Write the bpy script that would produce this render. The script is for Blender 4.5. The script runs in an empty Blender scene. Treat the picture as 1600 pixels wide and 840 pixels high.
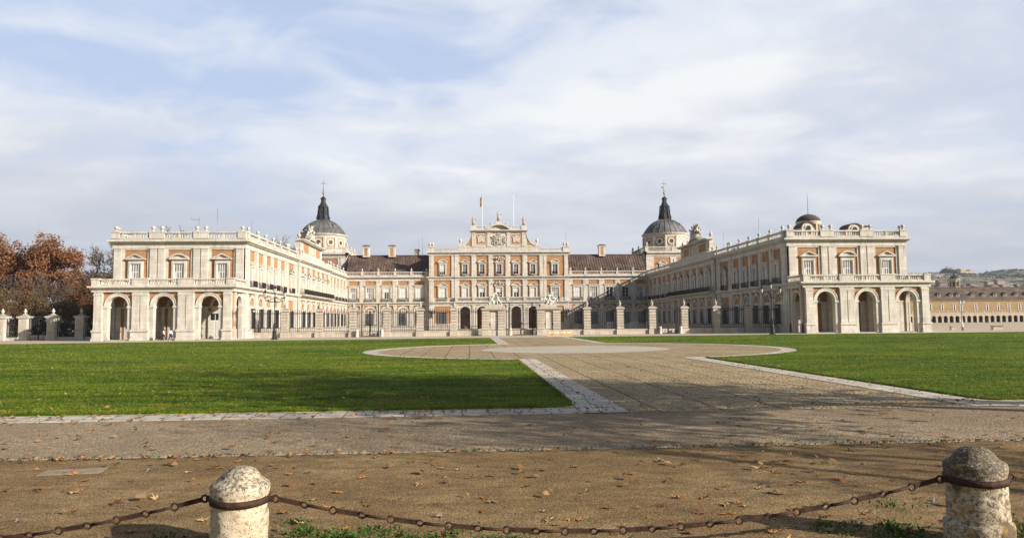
import bpy, math, random
import numpy as np
from mathutils import Matrix, Vector
rnd = random.Random(7)
SC = bpy.context.scene
COL = SC.collection
PI = math.pi
HAZE = .00009
CX = 8.17            # axis of the palace
SUN_A, SUN_EL = math.radians(32), math.radians(23.0)
SUN = Vector((math.cos(SUN_EL)*math.cos(SUN_A), -math.cos(SUN_EL)*math.sin(SUN_A), math.sin(SUN_EL)))

# ------------------------------------------------------------------ materials
MATS = {}
def nt(name):
    m = bpy.data.materials.new(name); m.use_nodes = True
    t = m.node_tree
    return m, t, t.nodes['Principled BSDF']
class NB:
    """tiny node helper"""
    def __init__(s, t): s.t = t
    def n(s, typ, **k):
        x = s.t.nodes.new(typ)
        for a, v in k.items(): setattr(x, a, v)
        return x
    def l(s, a, b): s.t.links.new(a, b)
    def val(s, sock, v):
        if isinstance(v, (int, float)): sock.default_value = v
        elif isinstance(v, tuple): sock.default_value = v if len(v) != 3 or sock.type == 'VECTOR' else v + (1,)
        else: s.l(v, sock)
    def math(s, op, a, b=0.0, c=None):
        x = s.n('ShaderNodeMath', operation=op)
        s.val(x.inputs[0], a); s.val(x.inputs[1], b)
        if c is not None: s.val(x.inputs[2], c)
        return x.outputs[0]
    def mix(s, f, a, b, blend='MIX'):
        x = s.n('ShaderNodeMix', data_type='RGBA', blend_type=blend)
        s.val(x.inputs[0], f); s.val(x.inputs[6], a); s.val(x.inputs[7], b)
        return x.outputs[2]
    def pos(s, scale=(1, 1, 1)):
        g = s.n('ShaderNodeNewGeometry')
        m = s.n('ShaderNodeVectorMath', operation='MULTIPLY')
        s.l(g.outputs['Position'], m.inputs[0]); m.inputs[1].default_value = scale
        return m.outputs[0]
    def obj(s, scale=(1, 1, 1)):
        g = s.n('ShaderNodeTexCoord')
        m = s.n('ShaderNodeVectorMath', operation='MULTIPLY')
        s.l(g.outputs['Object'], m.inputs[0]); m.inputs[1].default_value = scale
        return m.outputs[0]
    def noise(s, vec, scale, detail=4, rough=.55, dist=0):
        x = s.n('ShaderNodeTexNoise'); s.l(vec, x.inputs['Vector'])
        x.inputs['Scale'].default_value = scale; x.inputs['Detail'].default_value = detail
        x.inputs['Roughness'].default_value = rough; x.inputs['Distortion'].default_value = dist
        return x.outputs['Fac']
    def ramp(s, f, pts, interp='LINEAR'):
        x = s.n('ShaderNodeValToRGB'); s.val(x.inputs[0], f)
        e = x.color_ramp.elements; x.color_ramp.interpolation = interp
        while len(e) < len(pts): e.new(.5)
        for i, (p, c) in enumerate(pts):
            e[i].position = p; e[i].color = (c if isinstance(c, tuple) else (c, c, c)) + (1,)
        return x.outputs[0]
    def bump(s, h, strength=.3, dist=.02, bsdf=None):
        x = s.n('ShaderNodeBump'); s.l(h, x.inputs['Height'])
        x.inputs['Strength'].default_value = strength; x.inputs['Distance'].default_value = dist
        if bsdf: s.l(x.outputs[0], bsdf.inputs['Normal'])
        return x.outputs[0]
    def wallvec(s):
        g = s.n('ShaderNodeNewGeometry'); sp = s.n('ShaderNodeSeparateXYZ'); s.l(g.outputs['Position'], sp.inputs[0])
        c = s.n('ShaderNodeCombineXYZ')
        s.l(s.math('ADD', sp.outputs[0], sp.outputs[1]), c.inputs[0]); s.l(sp.outputs[2], c.inputs[1])
        return c.outputs[0]
def simple(name, c1, c2=None, scale=2.0, rough=.8, metal=0.0, bump=0.0, obj=False, spec=.3):
    m, t, b = nt(name); k = NB(t)
    v = k.obj() if obj else k.pos()
    n = k.noise(v, scale, 5)
    c2 = c2 or tuple(x*.75 for x in c1)
    k.l(k.ramp(n, [(.3, c2), (.7, c1)]), b.inputs['Base Color'])
    b.inputs['Roughness'].default_value = rough; b.inputs['Metallic'].default_value = metal
    b.inputs['Specular IOR Level'].default_value = spec
    if bump: k.bump(n, bump, .03, b)
    MATS[name] = m
    return m

def mk_stone(name, light, dark, stain, stain_amt=.35, block=(1.5, .55)):
    m, t, b = nt(name); k = NB(t)
    v = k.wallvec()
    br = k.n('ShaderNodeTexBrick'); k.l(v, br.inputs['Vector'])
    br.inputs['Scale'].default_value = 1; br.inputs['Brick Width'].default_value = block[0]; br.inputs['Row Height'].default_value = block[1]
    br.inputs['Mortar Size'].default_value = .012; br.inputs['Mortar Smooth'].default_value = .3
    br.inputs['Color1'].default_value = light + (1,); br.inputs['Color2'].default_value = tuple(x*.80 for x in light) + (1,)
    br.inputs['Mortar'].default_value = tuple(x*.5 for x in light) + (1,)
    p = k.pos()
    n1 = k.noise(p, .7, 6, .65)
    c = k.mix(k.ramp(n1, [(.38, 0.0), (.72, .6)]), br.outputs['Color'], dark + (1,))
    st = k.noise(k.pos((1.6, 1.6, .22)), 1.3, 6, .7)
    c = k.mix(k.math('MULTIPLY', k.ramp(st, [(.48, 0.0), (.72, 1.0)]), stain_amt), c, stain + (1,))
    # soot lying on upward ledges
    g = k.n('ShaderNodeNewGeometry'); sp = k.n('ShaderNodeSeparateXYZ'); k.l(g.outputs['Normal'], sp.inputs[0])
    led = k.math('MULTIPLY', k.ramp(sp.outputs[2], [(.6, 0.0), (.9, 1.0)]), .8)
    c = k.mix(led, c, (.16, .145, .12, 1))
    k.l(c, b.inputs['Base Color']); b.inputs['Roughness'].default_value = .88; b.inputs['Specular IOR Level'].default_value = .2
    k.bump(k.noise(p, 6, 6), .25, .03, b)
    MATS[name] = m
mk_stone('stone', (.62, .57, .495), (.45, .40, .325), (.20, .17, .135), .6)
mk_stone('stone_grey', (.47, .43, .37), (.34, .31, .26), (.17, .15, .125), .5)
mk_stone('granite', (.55, .475, .385), (.40, .34, .27), (.18, .15, .12), .55, (1.1, .45))
def mk_brick(name, c1, c2, mortar):
    m, t, b = nt(name); k = NB(t)
    br = k.n('ShaderNodeTexBrick'); k.l(k.wallvec(), br.inputs['Vector'])
    br.inputs['Scale'].default_value = 1; br.inputs['Brick Width'].default_value = .30; br.inputs['Row Height'].default_value = .09
    br.inputs['Mortar Size'].default_value = .012
    br.inputs['Color1'].default_value = c1 + (1,); br.inputs['Color2'].default_value = c2 + (1,); br.inputs['Mortar'].default_value = mortar + (1,)
    n = k.noise(k.pos((1, 1, 1.6)), .9, 6, .7)
    c = k.mix(k.ramp(n, [(.35, 0.0), (.75, .55)]), br.outputs['Color'], tuple(x*.6 for x in c2) + (1,))
    cs = k.noise(k.pos((.8, .8, 1.4)), .5, 5, .7); c = k.mix(k.ramp(cs, [(.5, 0.0), (.7, .4)]), c, tuple(x*.45 for x in c2) + (1,))
    n2 = k.noise(k.pos((1, 1, 2.5)), 2.2, 4, .7)
    c = k.mix(k.ramp(n2, [(.60, 0.0), (.75, .45)]), c, (.52, .38, .25, 1))
    k.l(c, b.inputs['Base Color']); b.inputs['Roughness'].default_value = .9; b.inputs['Specular IOR Level'].default_value = .15
    k.bump(br.outputs['Fac'], .2, .01, b)
    MATS[name] = m
mk_brick('brick', (.44, .215, .085), (.36, .16, .062), (.42, .29, .18))
mk_brick('brick_pale', (.49, .305, .175), (.43, .25, .135), (.5, .38, .27))
mk_brick('brick_red', (.36, .17, .10), (.30, .13, .08), (.40, .28, .20))
def mk_lead(name, a, bb, streak, metal=.0, f=4.2):
    m, t, b = nt(name); k = NB(t)
    v = k.pos()
    n = k.noise(k.pos((1.4, .25, .25)), 1.5, 6, .7)
    n2 = k.noise(v, .35, 4)
    c = k.ramp(n, [(.3, a), (.55, bb), (.75, streak)])
    c = k.mix(k.ramp(n2, [(.4, 0.0), (.65, .7)]), c, tuple(x*.55 for x in a) + (1,))
    k.l(c, b.inputs['Base Color']); b.inputs['Roughness'].default_value = .62; b.inputs['Metallic'].default_value = metal
    b.inputs['Specular IOR Level'].default_value = .35
    k.bump(n, .3, .04, b)
    MATS[name] = m
mk_lead('lead_roof', (.085, .05, .038), (.135, .088, .068), (.27, .215, .18))
mk_lead('lead_dome', (.085, .08, .08), (.15, .145, .14), (.32, .295, .26))
mk_lead('lead_dark', (.018, .02, .026), (.032, .035, .043), (.06, .064, .074))
simple('white_paint', (.66, .64, .60), (.56, .54, .49), 1.5, .5)
simple('shutter_paint', (.60, .585, .55), (.47, .455, .42), 2.5, .6)
simple('iron', (.018, .018, .019), (.032, .030, .028), 3, .45, .2)
simple('rail_iron', (.02, .02, .021), (.035, .032, .03), 3, .6, .0)
simple('metal_grey', (.28, .29, .30), (.2, .2, .21), 3, .4, .6)
simple('gilt', (.42, .33, .16), (.3, .24, .12), 3, .35, .8)
simple('statue_stone', (.56, .51, .43), (.24, .21, .17), 2.2, .85, 0, .4, True)
simple('marble', (.62, .59, .53), (.30, .27, .22), 3.2, .8, 0, .4, True)
simple('floor_stone', (.50, .44, .36), (.38, .33, .27), .8, .85)
simple('flag_red', (.45, .03, .03), (.35, .02, .02), 2, .7)
simple('flag_yellow', (.62, .42, .04), (.55, .36, .03), 2, .7)
simple('cloth_white', (.62, .63, .66), (.5, .51, .55), 1.5, .8)
simple('wood_yellow', (.60, .43, .19), (.47, .33, .14), 4, .7)
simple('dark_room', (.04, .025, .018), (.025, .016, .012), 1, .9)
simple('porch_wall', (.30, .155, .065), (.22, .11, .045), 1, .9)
simple('door_wood', (.10, .05, .03), (.07, .035, .02), 3, .6)
simple('lamp_glass', (.62, .60, .54), (.5, .48, .43), 3, .25)
simple('skin', (.48, .29, .21), (.42, .25, .18), 8, .6, 0, 0, True)
simple('hair_dark', (.025, .018, .014), (.015, .011, .009), 20, .6, 0, 0, True)
simple('shirt_pale', (.66, .60, .58), (.56, .50, .48), 8, .85, 0, 0, True)
simple('shirt_white', (.72, .71, .70), (.62, .61, .60), 8, .85, 0, 0, True)
simple('cloth_black', (.02, .02, .024), (.012, .012, .014), 8, .8, 0, 0, True)
simple('cloth_navy', (.025, .03, .05), (.015, .018, .03), 8, .8, 0, 0, True)
def mk_glass():
    m, t, b = nt('glass'); k = NB(t)
    n = k.noise(k.pos(), .9, 3)
    k.l(k.ramp(n, [(.35, (.10, .105, .11)), (.65, (.26, .26, .255))]), b.inputs['Base Color'])
    b.inputs['Roughness'].default_value = .12; MATS['glass'] = m
    m, t, b = nt('glass_dark'); k = NB(t)
    n = k.noise(k.pos(), .8, 3)
    k.l(k.ramp(n, [(.35, (.015, .016, .018)), (.65, (.05, .05, .052))]), b.inputs['Base Color'])
    b.inputs['Roughness'].default_value = .15; MATS['glass_dark'] = m
mk_glass()
# ---- ground materials
def mk_sand():
    m, t, b = nt('sand'); k = NB(t); p = k.pos()
    big = k.noise(p, .35, 6, .62, .4); mid = k.noise(k.pos((1, 2.4, 1)), 1.4, 6, .7); fine = k.noise(p, 55, 3, .75); grit = k.noise(p, 16, 4, .7)
    c = k.ramp(big, [(.32, (.23, .14, .058)), (.5, (.34, .22, .097)), (.68, (.43, .30, .152))])
    c = k.mix(k.ramp(mid, [(.42, .7), (.60, 0.0)]), c, (.16, .098, .044, 1))
    wet = k.noise(k.pos((.55, 1.3, 1)), .55, 6, .7, .6); c = k.mix(k.ramp(wet, [(.54, 0.0), (.68, .5)]), c, (.13, .082, .04, 1)); c = k.mix(k.ramp(wet, [(.30, .5), (.42, 0.0)]), c, (.40, .29, .16, 1))
    c = k.mix(k.ramp(fine, [(.42, .9), (.54, 0.0)]), c, (.05, .03, .014, 1))
    c = k.mix(k.ramp(fine, [(.58, 0.0), (.70, .9)]), c, (.52, .40, .25, 1))
    c = k.mix(k.ramp(grit, [(.58, 0.0), (.7, .5)]), c, (.15, .10, .055, 1))
    k.l(c, b.inputs['Base Color']); b.inputs['Roughness'].default_value = .95; b.inputs['Specular IOR Level'].default_value = .1
    h = k.math('ADD', k.math('MULTIPLY', fine, .35), k.math('ADD', k.math('MULTIPLY', grit, .6), mid))
    k.bump(h, .8, .035, b); MATS['sand'] = m
mk_sand()
def mk_plaza():
    m, t, b = nt('plaza'); k = NB(t); p = k.pos()
    n = k.noise(p, .12, 6, .6); f = k.noise(p, 3, 5, .7)
    c = k.ramp(n, [(.35, (.40, .325, .235)), (.65, (.50, .42, .32))])
    c = k.mix(k.ramp(f, [(.4, .35), (.6, 0.0)]), c, (.30, .235, .16, 1))
    k.l(c, b.inputs['Base Color']); b.inputs['Roughness'].default_value = .95; b.inputs['Specular IOR Level'].default_value = .1
    k.bump(f, .4, .03, b); MATS['plaza'] = m
mk_plaza()
def mk_cobble(name, cols, joint, grid, smallscale):
    m, t, b = nt(name); k = NB(t); p = k.pos((1, 1, 0))
    vo = k.n('ShaderNodeTexVoronoi'); k.l(p, vo.inputs['Vector']); vo.inputs['Scale'].default_value = smallscale
    vd = k.n('ShaderNodeTexVoronoi', feature='DISTANCE_TO_EDGE'); k.l(p, vd.inputs['Vector']); vd.inputs['Scale'].default_value = smallscale
    hs = k.n('ShaderNodeSeparateColor'); k.l(vo.outputs['Color'], hs.inputs[0])
    c = k.ramp(hs.outputs[0], [(0.0, cols[0]), (.5, cols[1]), (1.0, cols[2])])
    big = k.noise(k.pos((1, 1, 0)), .22, 6, .65, .5)
    c = k.mix(k.ramp(big, [(.40, .55), (.60, 0.0)]), c, cols[3] + (1,))
    pat = k.noise(k.pos((1, 1.7, 0)), .8, 5, .7)
    c = k.mix(k.ramp(pat, [(.5, 0.0), (.72, .5)]), c, cols[4] + (1,))
    gr = k.noise(k.pos((1, 1, 0)), 26, 4, .75)
    c = k.mix(k.ramp(gr, [(.40, .7), (.52, 0.0)]), c, tuple(x*1.3 for x in joint) + (1,)); c = k.mix(k.ramp(gr, [(.58, 0.0), (.70, .6)]), c, tuple(min(.6, x*1.35) for x in cols[2]) + (1,))
    edge = k.ramp(vd.outputs['Distance'], [(.02, 1.0), (.09, 0.0)])
    c = k.mix(k.math('MULTIPLY', edge, .75 if grid else .5), c, joint + (1,))
    h = k.ramp(vd.outputs['Distance'], [(0.0, 0.0), (.25, 1.0)])
    if grid:
        wob = k.n('ShaderNodeVectorMath', operation='ADD')
        nn = k.n('ShaderNodeTexNoise'); k.l(p, nn.inputs['Vector']); nn.inputs['Scale'].default_value = .9
        sc = k.n('ShaderNodeVectorMath', operation='SCALE'); k.l(nn.outputs['Color'], sc.inputs[0]); sc.inputs['Scale'].default_value = .12
        k.l(p, wob.inputs[0]); k.l(sc.outputs[0], wob.inputs[1])
        br = k.n('ShaderNodeTexBrick'); k.l(wob.outputs[0], br.inputs['Vector'])
        br.offset = 0.0; br.inputs['Scale'].default_value = 1; br.inputs['Brick Width'].default_value = grid[0]; br.inputs['Row Height'].default_value = grid[1]
        br.inputs['Mortar Size'].default_value = grid[2]; br.inputs['Mortar Smooth'].default_value = .4
        c = k.mix(k.math('MULTIPLY', br.outputs['Fac'], .75), c, (.075, .058, .036, 1))
    k.l(c, b.inputs['Base Color']); b.inputs['Roughness'].default_value = .92; b.inputs['Specular IOR Level'].default_value = .15
    k.bump(h, .7 if grid else .45, .03 if grid else .018, b); MATS[name] = m
mk_cobble('path_cobble', [(.36, .26, .14), (.49, .375, .215), (.58, .465, .295), (.26, .18, .095), (.58, .475, .32)], (.12, .08, .04), (1.55, 3.4, .05), 6.5)
mk_cobble('road_cobble', [(.26, .185, .105), (.36, .265, .16), (.46, .355, .235), (.21, .145, .08), (.40, .30, .185)], (.09, .068, .045), None, 13.0)
mk_cobble('disc_cobble', [(.45, .39, .30), (.53, .465, .365), (.58, .52, .42), (.41, .35, .27), (.58, .52, .42)], (.2, .17, .13), None, 5.0)
def mk_kerb():
    m, t, b = nt('kerb_stone'); k = NB(t); p = k.pos((1, 1, 0))
    vo = k.n('ShaderNodeTexVoronoi', distance='CHEBYCHEV', feature='F1'); k.l(p, vo.inputs['Vector']); vo.inputs['Scale'].default_value = 1.45; vo.inputs['Randomness'].default_value = .35
    v2 = k.n('ShaderNodeTexVoronoi', distance='CHEBYCHEV', feature='F2'); k.l(p, v2.inputs['Vector']); v2.inputs['Scale'].default_value = 1.45; v2.inputs['Randomness'].default_value = .35
    d = k.math('SUBTRACT', v2.outputs['Distance'], vo.outputs['Distance'])
    hs = k.n('ShaderNodeSeparateColor'); k.l(vo.outputs['Color'], hs.inputs[0])
    c = k.ramp(hs.outputs[0], [(0.0, (.42, .365, .285)), (1.0, (.57, .51, .415))])
    n = k.noise(k.pos(), 2.5, 6, .7)
    c = k.mix(k.ramp(n, [(.45, 0.0), (.7, .55)]), c, (.27, .225, .165, 1))
    n9 = k.noise(k.pos((1, 1, 0)), 9, 5, .75); c = k.mix(k.ramp(n9, [(.52, 0.0), (.68, .6)]), c, (.2, .165, .115, 1))
    c = k.mix(k.ramp(d, [(.03, .9), (.08, 0.0)]), c, (.13, .11, .08, 1))
    k.l(c, b.inputs['Base Color']); b.inputs['Roughness'].default_value = .9
    k.bump(k.ramp(d, [(0.0, 0.0), (.12, 1.0)]), .6, .03, b); MATS['kerb_stone'] = m
mk_kerb()
def lawn_tone(k, base):
    big = k.noise(k.pos((.35, 1, 0)), .10, 6, .65); mid = k.noise(k.pos((.16, 1, 0)), 1.1, 7, .75); pat = k.noise(k.pos((.7, 1, 0)), .33, 5, .7)
    c = k.ramp(big, [(.33, tuple(x*.55 for x in base)), (.5, base), (.68, (base[0]*1.7, base[1]*1.22, base[2]*1.6))])
    c = k.mix(k.ramp(mid, [(.40, .8), (.55, 0.0)]), c, (base[0]*.30, base[1]*.42, base[2]*.4, 1))
    c = k.mix(k.ramp(pat, [(.53, 0.0), (.70, .8)]), c, (base[0]*1.9, base[1]*1.15, base[2]*3.2, 1))
    c = k.mix(k.ramp(pat, [(.30, .8), (.45, 0.0)]), c, (base[0]*.35, base[1]*.5, base[2]*.5, 1))
    return c, mid
def mk_lawn(name, base):
    m, t, b = nt(name); k = NB(t)
    p = k.pos((1, 1, 0))
    fine = k.noise(k.pos((.6, 1, 0)), 12, 4, .8)
    c, mid = lawn_tone(k, base)
    c = k.mix(k.ramp(fine, [(.38, .75), (.55, 0.0)]), c, (.02, .05, .003, 1))
    k.l(c, b.inputs['Base Color']); b.inputs['Roughness'].default_value = .9; b.inputs['Specular IOR Level'].default_value = .1
    k.bump(k.math('ADD', fine, k.math('MULTIPLY', mid, 1.5)), 1.0, .07, b); MATS[name] = m
mk_lawn('lawn', (.125, .185, .008))
def mk_leafmat(name, cols, transl=.25, scale=.6):
    m, t, b = nt(name); k = NB(t)
    g = k.n('ShaderNodeNewGeometry')
    n = k.noise(k.pos(), scale, 3, .6)
    f = k.math('ADD', k.math('MULTIPLY', g.outputs['Random Per Island'], .55), k.math('MULTIPLY', n, .5))
    c = k.ramp(f, [(.12 + .76*i/(len(cols)-1), x) for i, x in enumerate(cols)])
    k.l(c, b.inputs['Base Color']); b.inputs['Roughness'].default_value = .75; b.inputs['Specular IOR Level'].default_value = .2
    tr = k.n('ShaderNodeBsdfTranslucent'); k.l(c, tr.inputs[0])
    mx = k.n('ShaderNodeMixShader'); mx.inputs[0].default_value = transl
    out = t.nodes['Material Output']
    k.l(b.outputs[0], mx.inputs[1]); k.l(tr.outputs[0], mx.inputs[2]); k.l(mx.outputs[0], out.inputs[0])
    MATS[name] = m
mk_leafmat('leaf_rust', [(.11, .042, .02), (.19, .078, .034), (.265, .122, .055), (.34, .19, .095)])
mk_leafmat('leaf_brown', [(.06, .03, .014), (.11, .05, .02), (.16, .075, .03), (.21, .105, .042)])
mk_leafmat('leaf_tan', [(.07, .042, .016), (.12, .075, .028), (.17, .112, .045), (.23, .165, .075)])
mk_leafmat('leaf_dark', [(.018, .022, .010), (.03, .036, .015), (.05, .05, .02)])
def mk_blade():
    m, t, b = nt('grass_blade'); k = NB(t); g = k.n('ShaderNodeNewGeometry')
    c, mid = lawn_tone(k, (.152, .205, .008))
    c = k.mix(k.ramp(g.outputs['Random Per Island'], [(0.0, .55), (.5, 0.0)]), c, (.03, .06, .003, 1)); c = k.mix(k.ramp(g.outputs['Random Per Island'], [(.82, 0.0), (1.0, .55)]), c, (.30, .27, .07, 1))
    k.l(c, b.inputs['Base Color']); b.inputs['Roughness'].default_value = .7; b.inputs['Specular IOR Level'].default_value = .2
    tr = k.n('ShaderNodeBsdfTranslucent'); k.l(c, tr.inputs[0]); mx = k.n('ShaderNodeMixShader'); mx.inputs[0].default_value = .25
    k.l(b.outputs[0], mx.inputs[1]); k.l(tr.outputs[0], mx.inputs[2]); k.l(mx.outputs[0], t.nodes['Material Output'].inputs[0]); MATS['grass_blade'] = m
mk_blade()
mk_leafmat('weed_green', [(.025, .065, .01), (.05, .11, .016), (.09, .16, .03)], .2, 5)
mk_leafmat('leaf_fallen', [(.13, .06, .025), (.23, .115, .045), (.33, .18, .075), (.40, .25, .13)], .1, 9)
def mk_oneleaf(name, c):
    m, t, b = nt(name); k = NB(t); n = k.noise(k.obj(), 9, 4, .7)
    k.l(k.ramp(n, [(.3, tuple(x*.5 for x in c)), (.65, c)]), b.inputs['Base Color']); b.inputs['Roughness'].default_value = .8
    b.inputs['Specular IOR Level'].default_value = .2
    MATS[name] = m
mk_oneleaf('fallen_orange', (.42, .19, .06)); mk_oneleaf('fallen_tan', (.46, .30, .14)); mk_oneleaf('fallen_brown', (.22, .095, .04)); mk_oneleaf('fallen_grey', (.27, .21, .16))
simple('dull_slab', (.30, .235, .16), (.2, .15, .095), 5, .9, 0, .4)
simple('bark', (.16, .13, .10), (.07, .055, .042), 3, .9, 0, .5)
simple('bark_pale', (.26, .215, .165), (.12, .095, .07), 2, .9, 0, .4)
simple('rust_chain', (.085, .042, .026), (.03, .018, .013), 14, .75, .4, .5, True)
def mk_bollard(name, lich):
    m, t, b = nt(name); k = NB(t); v = k.obj()
    n1 = k.noise(v, 4.5, 8, .72, .3); n2 = k.noise(v, 26, 7, .78); n3 = k.noise(v, 60, 4, .75); n4 = k.noise(v, 2.4, 5, .65)
    c = k.ramp(n1, [(.3, (.33, .25, .155)), (.48, (.52, .43, .30)), (.7, (.60, .52, .395))])
    sp = k.n('ShaderNodeSeparateXYZ'); k.l(v, sp.inputs[0])
    hi = k.ramp(sp.outputs[2], [(.62, 0.0), (.80, 1.0)])           # lichen lies thick on the cap
    f = k.math('ADD', k.math('MULTIPLY', hi, .085+.03*lich), n2)
    c = k.mix(k.math('MULTIPLY', k.ramp(f, [(.56-lich*.07, 0.0), (.62-lich*.06, 1.0)]), .85), c, (.085, .07, .05, 1))
    c = k.mix(k.ramp(n4, [(.565-lich*.085, 0.0), (.62-lich*.06, .85)]), c, (.085, .06, .04, 1))
    c = k.mix(k.math('MULTIPLY', k.ramp(k.noise(v, 7, 5, .7, .6), [(.60-lich*.05, 0.0), (.70-lich*.05, 1.0)]), .65), c, (.36, .215, .045, 1))
    c = k.mix(k.math('MULTIPLY', hi, k.ramp(n3, [(.56, 0.0), (.62, .8)])), c, (.50, .47, .40, 1))
    c = k.mix(k.ramp(n3, [(.37, .85), (.43, 0.0)]), c, (.05, .04, .03, 1))
    k.l(c, b.inputs['Base Color']); b.inputs['Roughness'].default_value = .92; b.inputs['Specular IOR Level'].default_value = .15
    h = k.math('ADD', n1, k.math('MULTIPLY', n2, .6)); h = k.math('ADD', h, k.math('MULTIPLY', n3, .3))
    k.bump(h, .9, .02, b); MATS[name] = m
mk_bollard('bollard_pale', .0); mk_bollard('bollard_lichen', 1.0)
def mk_hill():
    m, t, b = nt('hill_scrub'); k = NB(t)
    n = k.noise(k.pos((1, .5, 1.6)), .016, 7, .72); n2 = k.noise(k.pos(), .06, 6, .7)
    c = k.ramp(n, [(.38, (.05, .052, .032)), (.49, (.125, .112, .072)), (.58, (.36, .30, .22))])
    c = k.mix(k.ramp(n2, [(.46, .7), (.6, 0.0)]), c, (.06, .075, .04, 1))
    k.l(c, b.inputs['Base Color']); b.inputs['Roughness'].default_value = .95; MATS['hill_scrub'] = m
mk_hill()
def mk_tile():
    m, t, b = nt('old_tile'); k = NB(t)
    n = k.noise(k.pos((.35, 1, 1)), .8, 6, .75); n2 = k.noise(k.pos((.5, .2, .2)), .35, 5, .6)
    c = k.ramp(n, [(.34, (.03, .02, .014)), (.5, (.085, .056, .037)), (.68, (.18, .125, .08))])
    c = k.mix(k.ramp(n2, [(.4, .5), (.6, 0.0)]), c, (.05, .038, .03, 1))
    k.l(c, b.inputs['Base Color']); b.inputs['Roughness'].default_value = .9; k.bump(n, .5, .1, b); MATS['old_tile'] = m
mk_tile()
mk_brick('casa_brick', (.36, .235, .10), (.28, .17, .07), (.42, .32, .19))
mk_stone('casa_stone', (.50, .42, .31), (.38, .31, .22), (.2, .17, .13), .4)
simple('town_wall', (.30, .25, .21), (.22, .165, .135), .05, .9)
simple('town_roof', (.19, .115, .085), (.15, .09, .065), .1, .9)

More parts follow.
